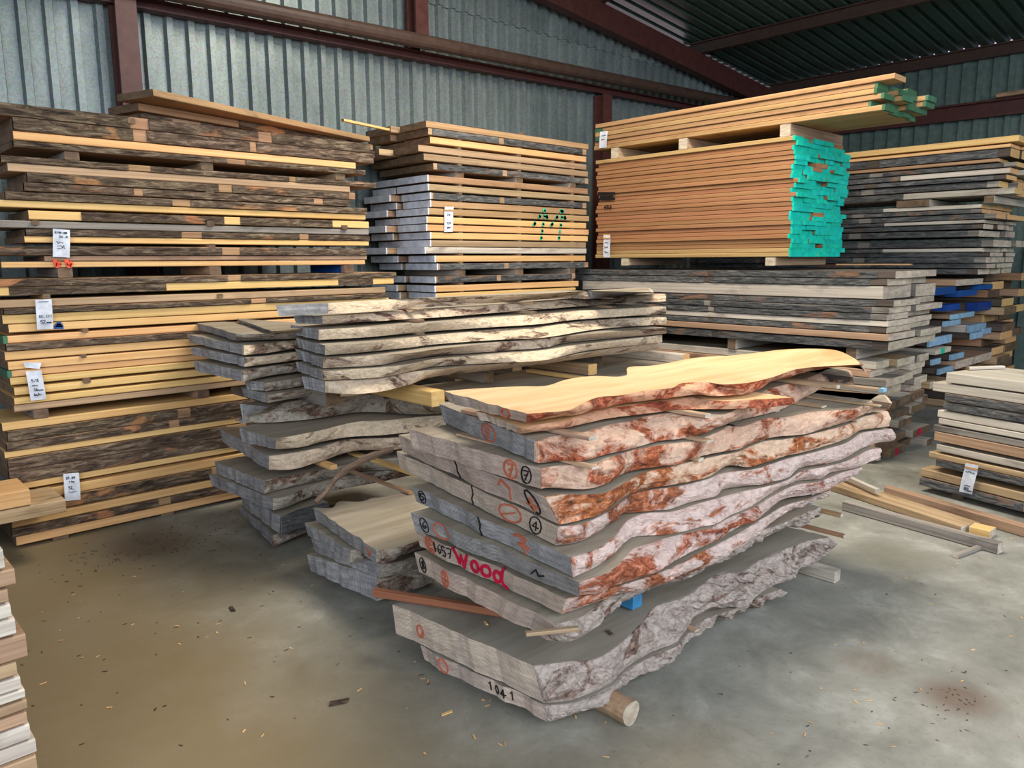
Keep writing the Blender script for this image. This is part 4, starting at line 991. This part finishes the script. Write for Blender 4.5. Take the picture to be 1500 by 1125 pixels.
# round log bearer under the front corner
P = at_z(918, 1040, .05); q0 = Vector((P.x, P.y-.02, .047)); V = []; n = 14; Ln = .75; r = .045
for t in (0, 1):
    for k in range(n):
        a = 2*math.pi*k/n; rr_ = r*(1+.06*math.sin(3*a)); V.append((q0.x+rr_*math.cos(a), q0.y+Ln*t, .046+rr_*math.sin(a)*.98))
Fc = [(k, k+n, (k+1) % n+n, (k+1) % n) for k in range(n)]+[tuple(range(n)), tuple(range(2*n-1, n-1, -1))]
tag(link_mesh('log_bearer', V, Fc, ['tan', 'paleend'], midx=[0]*n+[1, 1], smooth=False), 'short round log bearer under the front corner of the near stack', 'bearer')
# red lath lying on the dusty slab
p = at_z(548, 861, .27); q = at_z(752, 905, .236)
o = bearer('lath', 'long reddish-brown lath lying across the dusty slab', (p.x, p.y, .236), (q.x, q.y, .236), .035, .03, 'redlath', 'lath')
p = at_z(795, 930, .37); q = at_z(830, 904, .52)
board('lath', 'short split lath leaning at the near corner above the dusty slab', 'lath', None, ((p.x+q.x)/2-.03, (p.y+q.y)/2-.02, .440), -.55, .17, .02, .012, 'stick', 'stick', .001, 1400)

# ------------------------------------------------------------------ low slabs between the near stack and the middle slabs
FG = 'low slabs in the gap'
slab('F4', 'bottommost of four low blue-grey slabs beside the near stack', FG, .055, .135, [(552, 843), (580, 838), (610, 830), (650, 815)], [(551, 880), (580, 872), (610, 862), (650, 845)], (450, 812), seed=21, top='slabtopgrey', end='slabendgrey', edge='coldbark', w1=.6)
slab('F3', 'third from top of four low blue-grey slabs beside the near stack', FG, .145, .205, [(556, 826), (585, 822), (612, 812), (650, 800)], [(556, 846), (585, 840), (612, 830), (650, 815)], (453, 789), seed=22, top='slabtopgrey', end='slabendgrey', edge='coldbark', w1=.6)
slab('F2', 'second from top of four low blue-grey slabs beside the near stack', FG, .212, .270, [(514, 806), (545, 798), (600, 788), (650, 775)], [(511, 824), (545, 818), (600, 805), (650, 795)], (446, 766), seed=23, top='slabtopgrey', end='slabendgrey', edge='coldbark', w1=.6)
slab('F1', 'broad grey-topped slab, topmost of the low slabs in the gap', FG, .282, .345, [(551, 806), (575, 803), (606, 794), (650, 775), (700, 760)], [(551, 825), (575, 822), (608, 806), (650, 795), (700, 780)], (460, 744), seed=24, top='slabtopgrey', end='slabendgrey', edge='coldbark', w1=.6)
ob, P0, e1, e2, nr, jf = endface('F1')
strokes(ob, 'pink_mark', P0, e1, e2, nr, [[(.88, .7), (.92, .5), (.90, .3)]], .012, 'crayon', .004, jf)
P = at_z(575, 838, .21)
# ------------------------------------------------------------------ middle slab stack with weathered slabs
CG = 'slabs of the weathered middle stack'
slab('C1', 'bottommost slab of the weathered middle stack, on the floor', CG, .045, .095, [(401, 783), (430, 770), (460, 760)], [(401, 800), (430, 787), (460, 775)], (350, 740), seed=31, top='slabtopgrey', end='slabendgrey', edge='coldbark', w1=.5)
slab('C2', 'dark blocky slab end, second from bottom of the weathered middle stack', CG, .135, .215, [(413, 757), (440, 745), (480, 735)], [(412, 783), (440, 775), (480, 765)], (352, 722), seed=32, top='slabtopgrey', end='slabendgrey', edge='greybark', w1=.5)
slab('C3', 'red-cornered slab, third from bottom of the weathered middle stack', CG, .262, .325, [(400, 730), (420, 727), (455, 712), (500, 700), (560, 690), (620, 675)], [(400, 747), (420, 742), (455, 728), (500, 716), (560, 705), (620, 692)], (306, 695), seed=33, top='slabtopgrey', end='slabendgrey', edge='coldbark', w1=.6)
slab('C4', 'smooth-topped slab, fourth from bottom of the weathered middle stack', CG, .335, .405, [(386, 704), (410, 699), (470, 688), (530, 676), (600, 668), (640, 660)], [(386, 723), (410, 717), (470, 703), (530, 690), (600, 686), (640, 678)], (314, 676), seed=34, top='slabtopgrey', end='slabendgrey', edge='coldbark', w1=.6)
slab('C5', 'curved cream-edged slab, third from top of the weathered middle stack', CG, .478, .560, [(394, 668), (430, 663), (470, 655), (500, 645), (540, 642), (585, 640), (640, 628)], [(394, 688), (430, 687), (470, 675), (520, 660), (585, 658), (640, 648)], (321, 627), seed=35, top='slabtopgrey', end='slabendgrey', edge='creambark', w1=.7)
slab('C6', 'thick knotty slab, second from top of the weathered middle stack', CG, .600, .675, [(404, 643), (440, 636), (470, 630), (520, 618), (560, 616), (600, 612), (650, 608)], [(404, 658), (440, 655), (470, 647), (510, 640), (560, 637), (600, 633), (650, 628)], (350, 627), seed=36, top='slabtopgrey', end='slabendgrey', edge='creambark', w1=.75)
slab('C7', 'deeply cracked grey slab, topmost of the weathered middle stack', CG, .690, .800, [(395, 596), (420, 589), (470, 582), (520, 580), (580, 576), (640, 590), (700, 592), (2.95+.6, 3.05, .8), (4.3, 3.15, .8), (5.0, 3.3, .8)], [(346, 616), (380, 619), (420, 617), (470, 612), (520, 604), (560, 604), (610, 607), (660, 605), (720, 600), (4.2, 3.1, .69), (5.0, 3.3, .69)], (352, 592), seed=37, top='slabtopgrey', end='slabendgrey', edge='coldbark', w1=.9, amp=.022)
# stickers and a loose strip of bark in front of it
o = None
p = at_y(455, 735, 3.62); 
pts = [at_y(x, y, Y) for x, y, Y in ((575, 658, 3.46), (545, 668, 3.42), (525, 678, 3.40), (505, 690, 3.38), (488, 705, 3.36), (476, 722, 3.35), (462, 736, 3.34))]
V = []; Fc = []; n = len(pts)-1; pp = resample(pts, 24)
for i, c_ in enumerate(pp):
    t = i/24; w_ = .019*(.55+.6*math.sin(math.pi*min(1, t*1.1+.08)))+noise.noise((t*9, 0, 0))*.006
    tg = (pp[min(24, i+1)]-pp[max(0, i-1)]).normalized(); s_ = tg.cross(Vector((0, -1, 0))).normalized()
    for k in range(8):
        a = 2*math.pi*k/8
        V.append(tuple(c_+s_*w_*math.cos(a)*(1+.3*noise.noise((t*14, k, 1)))+Vector((0, -1, 0))*.014*math.sin(a)))
for i in range(24):
    for k in range(8):
        a, b = i*8+k, i*8+(k+1) % 8; Fc.append((a, a+8, b+8, b))
Fc += [tuple(range(8)), tuple(24*8+k for k in range(7, -1, -1))]
tag(link_mesh('bark_strip', V, Fc, ['barkstrip']), 'loose curved strip of bark hanging off the weathered middle stack', 'bark')
def ycross(label, x, y, z, h, w, back, mat='stick', name='sticker', cat='sticker', grp='laths in the weathered middle stack', paint=None):
    P = at_z(x, y, z); return bearer(name, label, (P.x, P.y, z), (P.x, back, z), w, h, mat, cat, grp, 'yellow')
ycross('rounded yellow lath end beside the hanging bark strip', 489, 688, .44, .028, .045, 4.1, 'yellow')
ycross('yellow lath end left of the near stack, pointing at it', 611, 697, .41, .018, .05, 4.1, 'yellow')
ycross('thin lath slanting down behind the near stack\'s left end', 602, 724, .348, .014, .03, 4.0, 'tan')
ycross('yellow-brown squared beam on the weathered stack behind the cream slab', 642, 595, .804, .085, .09, 4.1, 'yellow', 'bearer', 'bearer')
ycross('reddish lath lying beside the yellow-brown beam', 668, 588, .804, .03, .04, 4.0, 'orange')
ycross('weathered beam end lying on the grey slabs behind the cream slab', 868, 549, .804, .075, .09, 4.1, 'tan', 'bearer', 'bearer')
ycross('pale flat lath lying on the grey slabs', 856, 557, .804, .02, .06, 3.9, 'yellow')
ycross('long grey beam lying under the right end of the upper slabs', 1005, 532, .804, .07, .09, 4.2, 'palegrey', 'bearer', 'bearer')
for k, (X, Y) in enumerate(((2.15, 3.75), (3.3, 3.75), (4.4, 3.75))):
    bearer('bearer', f"hidden-ended bearer under the upper slab stack, {['left','middle','right'][k]}", (X, Y, .803), (X, 4.25, .803), .09, .105, 'grey', group='bearers under the upper slab stack')
for k, (X, Y, z1) in enumerate(((2.4, 3.3, .04), (3.6, 3.3, .04), (4.6, 3.4, .685))):
    bearer('bearer', f"dark block inside the weathered middle stack, {['left','middle','right'][k]}", (X, Y+.3, .001), (X, 4.3, .001), .12, z1, 'darkwood', group='blocks under the weathered middle stack')
# small slabs behind (left of the upper slab stack)
DG = 'small slabs at left'
slab('E2', 'dark slab, lower of two under the small left slabs', DG, .845, .895, [(392, 578), (420, 574), (450, 569), (490, 562)], [(392, 590), (420, 585), (450, 580), (490, 573)], (352, 567), seed=42, top='slabtopgrey', end='slabendgrey', edge='coldbark', w1=.5)
slab('E3', 'dark slab, upper of two under the small left slabs', DG, .905, .955, [(389, 561), (420, 556), (450, 551), (490, 545)], [(389, 573), (420, 569), (450, 564), (490, 558)], (358, 556), seed=43, top='slabtopgrey', end='slabendgrey', edge='coldbark', w1=.5)
slab('D1', 'bottommost of four small slabs at left with pointed end', DG, .975, 1.030, [(356, 543), (390, 537), (430, 531), (470, 526)], [(356, 559), (390, 551), (430, 545), (470, 540)], (283, 529), seed=44, top='slabtopgrey', end='slabendgrey', edge='coldbark', w1=.6)
slab('D2', 'third from top of four small slabs at left', DG, 1.050, 1.095, [(358, 523), (390, 521), (430, 516), (470, 510)], [(358, 537), (390, 533), (430, 528), (470, 523)], (280, 508), seed=45, top='slabtopgrey', end='slabendgrey', edge='creambark', w1=.6)
slab('D3', 'second from top of four small slabs at left', DG, 1.112, 1.158, [(357, 506), (390, 503), (430, 498), (470, 494)], [(357, 520), (390, 517), (430, 511), (470, 506)], (275, 490), seed=46, top='slabtopgrey', end='slabendgrey', edge='creambark', w1=.6)
slab('D4', 'topmost of four small slabs at left, grey flat top', DG, 1.172, 1.215, [(346, 489), (380, 489), (430, 486), (470, 482)], [(346, 499), (380, 498), (430, 496), (470, 492)], (275, 469), seed=47, top='slabtopgrey', end='slabendgrey', edge='coldbark', w1=.6)
p = at_z(345, 466, 1.232)
slab('D5', 'thin cream slab lying on the small left slabs, half over their tops', DG, 1.218, 1.238, [(398, 485), (420, 484), (450, 482), (480, 480)], [(398, 488), (420, 487), (450, 485), (480, 483)], (345, 466), seed=48, top='slabtopgrey', end='slabendgrey', edge='creambark', w1=.25, amp=.006)
for k, X in enumerate((1.95, 2.6)):
    bearer('bearer', f"{['left','right'][k]} block under the small left slabs", (X, 4.2, .803), (X, 4.55, .803), .08, .040, 'darkwood', group='blocks under the small left slabs')
# upper slab stack: seven long cream-edged slabs
BG = 'slabs of the upper slab stack'
def zb7(py): return at_y(478, py, 3.42).z
def zc(pts): return [(640+x*.28, 400+y*.28) for x, y in pts]
BS = [
 ('B1', 553, 574, [(476, 558), (520, 556), (560, 552), (600, 545)]+zc([(0, 503), (300, 475), (590, 450), (900, 395), (1150, 365)]), [(476, 575), (520, 577), (560, 573), (600, 563)]+zc([(0, 540), (400, 495), (600, 470), (800, 440), (1150, 400)]), (443, 551), 'dark-stained bottommost slab'),
 ('B2', 541, 555, [(473, 544), (520, 541), (560, 538), (600, 533)]+zc([(0, 447), (300, 425), (560, 402), (800, 367), (1175, 325)]), [(473, 557), (520, 555), (560, 552), (600, 544)]+zc([(0, 487), (300, 470), (560, 455), (800, 403), (1175, 362)]), (434, 530), 'bark-mottled slab, second from bottom'),
 ('B3', 522, 538, [(473, 525), (520, 522), (560, 520), (600, 517)]+zc([(0, 397), (300, 365), (600, 337), (900, 310), (1195, 285)]), [(473, 539), (520, 537), (560, 534), (600, 526)]+zc([(0, 432), (300, 410), (560, 390), (700, 362), (1195, 317)]), (434, 511), 'pinkish-edged slab, third from bottom'),
 ('B4', 505, 518, [(476, 506), (520, 504), (560, 500), (600, 495)]+zc([(0, 322), (300, 295), (570, 277), (800, 247), (1195, 230)]), [(476, 520), (520, 517), (560, 513), (600, 509)]+zc([(0, 372), (300, 350), (560, 337), (850, 292), (1195, 267)]), (433, 495), 'middle slab'),
 ('B5', 484, 498, [(467, 483), (520, 480), (560, 478), (600, 475)]+zc([(0, 257), (300, 232), (520, 217), (800, 195), (1195, 175)]), [(467, 498), (520, 495), (560, 492), (600, 488)]+zc([(0, 302), (300, 282), (530, 267), (750, 242), (1195, 212)]), (425, 475), 'third from top'),
 ('B6', 462, 476, [(472, 463), (520, 460), (560, 457), (600, 453)]+zc([(0, 187), (300, 167), (600, 145), (900, 122), (1190, 108)]), [(472, 475), (520, 472), (560, 470), (600, 467)]+zc([(0, 232), (300, 208), (600, 185), (900, 162), (1195, 147)]), (431, 461), 'second from top'),
 ('B7', 448, 461, [(480, 444), (520, 441), (560, 439), (600, 437)]+zc([(0, 128), (300, 115), (600, 104), (900, 85), (1085, 76), (1125, 100)]), [(480, 460), (520, 458), (560, 455), (600, 451)]+zc([(0, 172), (300, 156), (600, 132), (900, 108), (1125, 103)]), (402, 447), 'pale-topped topmost slab')]
zlast = None
zB = [(.930, .992), (1.000, 1.052), (1.060, 1.115), (1.128, 1.180), (1.198, 1.252), (1.272, 1.318), (1.330, 1.385)]
for i, (k, a, b, T, B, l, nm) in enumerate(BS):
    slab(k, f"{nm} of the upper slab stack with long cream bark edge" if 'slab' in nm else f"cream-edged slab, {nm} of the upper slab stack", BG, zB[i][0], zB[i][1], T, B, l, seed=50+i, top='slabtopgrey', end='slabendgrey', edge='creambark', w1=.5, amp=.010, bulge=.004)
    if i:
        z0 = zB[i-1][1]+.001; z1 = zB[i][0]-.001
        for n_, X in enumerate((2.6, 3.5, 4.3)):
            bearer('sticker', f"{['left','middle','right'][n_]} sticker under the {['','second','third','fourth','fifth','sixth','seventh'][i]} slab from bottom of the upper slab stack", (X, 3.62 if i < 3 else 3.52, z0), (X, 3.9, z0), .035, z1-z0, 'stick', 'sticker', 'stickers in the upper slab stack')

# ------------------------------------------------------------------ loose timber and chips on the floor at right
def floor_beam(label, a, b, w, h, mat, z=.002, name='loose_board'):
    p = at_z(a[0], a[1], z+h); q = at_z(b[0], b[1], z+h)
    return bearer(name, label, (p.x, p.y, z), (q.x, q.y, z), w, h, mat, 'board', 'loose timbers on the floor', 'palegrey')
floor_beam('grey squared timber lying nearest on the floor at right', (1238, 733), (1466, 795), .06, .06, 'grey')
floor_beam('wide pale board lying on the floor at right between two timbers', (1226, 706), (1422, 768), .17, .045, 'tan')
floor_beam('dark edged timber lying furthest back on the floor at right', (1300, 712), (1520, 775), .07, .06, 'tan')
floor_beam('short splintered stick at the tip of the grey floor timber', (1400, 812), (1440, 797), .03, .02, 'grey', name='stick')
floor_beam('white-ended lath on the floor beside the near stack\'s far tip', (1226, 690), (1286, 716), .035, .03, 'palegrey', .07)
floor_beam('yellow short block under the end of the wide floor board', (1424, 768), (1455, 775), .10, .05, 'yellow', name='offcut_board')
V = []; Fc = []
def chip(x, y, s, seed, z=.001):
    r = random.Random(seed); a = r.uniform(0, math.pi); L_ = s*r.uniform(.6, 1.6); W_ = s*r.uniform(.15, .5); h = s*r.uniform(.08, .25)
    b = len(V); ca, sa = math.cos(a), math.sin(a)
    for zz_ in (z, z+h):
        for px, py in ((-L_, -W_*.6), (L_*.8, -W_), (L_, W_*.5), (-L_*.7, W_)):
            V.append((x+ca*px-sa*py, y+sa*px+ca*py, zz_+(r.uniform(0, h*.5) if zz_ > z else 0)))
    Fc.extend([(b+3, b+2, b+1, b), (b+4, b+5, b+6, b+7), (b, b+1, b+5, b+4), (b+1, b+2, b+6, b+5), (b+2, b+3, b+7, b+6), (b+3, b, b+4, b+7)])
for i in range(160): chip(1.35+rnd.gauss(0, .28), 4.45+rnd.gauss(0, .16), .008, i)
for i in range(70): chip(rnd.uniform(.4, 1.8), rnd.uniform(2.2, 4.5), .007, 500+i)
for i in range(40): chip(rnd.uniform(1.0, 4.2), rnd.uniform(.4, 1.5), .006, 900+i)
for i in range(40): chip(2.98+rnd.gauss(0, .10), .79+rnd.gauss(0, .06), .005, 1300+i)
CV, CF = V, Fc
for i, (px_, py_, sz, lab) in enumerate(((893, 928, .022, 'dark bark flake on the dusty slab near its bark edge'), (712, 914, .02, 'pale splinter on the dusty slab beside the red lath'), (497, 1030, .03, 'curled bark flake on the open floor left of the near stack'), (655, 1045, .03, 'pale splinter on the floor in front of the near stack'), (340, 893, .03, 'dark twig on the floor before the low slabs'))):
    V = []; Fc = []; z_ = .227 if i < 2 else .0005
    q = at_z(px_, py_, z_); chip(q.x, q.y, sz, 4000+i, z_)
    tag(link_mesh('wood_flake', V, Fc, ['bark' if i in (0, 2, 4) else 'yellow']), lab, 'wood flake')
V, Fc = CV, CF
o = link_mesh('bark_chips', V, Fc, ['bark']); tag(o, 'small dark bark chips scattered over the concrete floor', 'debris'); o['kind'] = 'stuff'
V = []; Fc = []
for i in range(70): chip(rnd.uniform(.5, 2.2), rnd.uniform(1.2, 4.2), .009, 2000+i)
for i in range(50): chip(rnd.uniform(2.2, 5.0), rnd.uniform(.3, 1.4), .008, 2600+i)
o = link_mesh('wood_chips', V, Fc, ['yellow']); tag(o, 'pale wood splinters scattered over the concrete floor', 'debris'); o['kind'] = 'stuff'
for k in list(COL.objects):
    for key in ('_dims', 'row'):
        if key in k: del k[key]

# ------------------------------------------------------------------ light: daylight through the open front and left of the shed, plus an added overhead lamp
w = bpy.data.worlds.new('sky'); SC.world = w; w.use_nodes = True
bg = w.node_tree.nodes['Background']; bg.inputs['Strength'].default_value = .42
wt = w.node_tree; gc = wt.nodes.new('ShaderNodeTexCoord'); dt = wt.nodes.new('ShaderNodeVectorMath'); dt.operation = 'DOT_PRODUCT'
dt.inputs[1].default_value = (.72, .69, 0); wt.links.new(gc.outputs['Generated'], dt.inputs[0])
rp = wt.nodes.new('ShaderNodeValToRGB'); rp.color_ramp.elements[0].position = .55; rp.color_ramp.elements[0].color = (.45, .68, 1.0, 1)
rp.color_ramp.elements[1].position = .8; rp.color_ramp.elements[1].color = (3.4, 2.5, 2.9, 1)
wt.links.new(dt.outputs['Value'], rp.inputs['Fac']); wt.links.new(rp.outputs['Color'], bg.inputs['Color'])
def area(name, loc, target, sx, sy, energy, color):
    l = bpy.data.lights.new(name, 'AREA'); l.shape = 'RECTANGLE'; l.size = sx; l.size_y = sy; l.energy = energy; l.color = color
    o = bpy.data.objects.new(name, l); COL.objects.link(o); o.location = loc
    o.rotation_euler = (Vector(target)-Vector(loc)).to_track_quat('-Z', 'Y').to_euler(); return o
area('door_daylight', (2.4, -4.0, 3.7), (3.2, 3.6, .8), 9, 3.2, 660, (.90, .95, 1.0))
area('added_overhead_area', (4.0, 2.9, 4.72), (3.6, 2.7, 0), 2.6, 1.6, 400, (1.0, .92, .78))  # area lamp added below the closed roof sheet, for shadows cast from above
area('side_daylight', (-3.6, -1.2, 2.8), (2.8, 4, 1.0), 3, 2.4, 330, (.84, .91, 1.0))
SC.view_settings.view_transform = 'Standard'; SC.view_settings.look = 'None'; SC.view_settings.gamma = 1.0
SC.view_settings.use_curve_mapping = False; SC.view_settings.exposure = -0.35
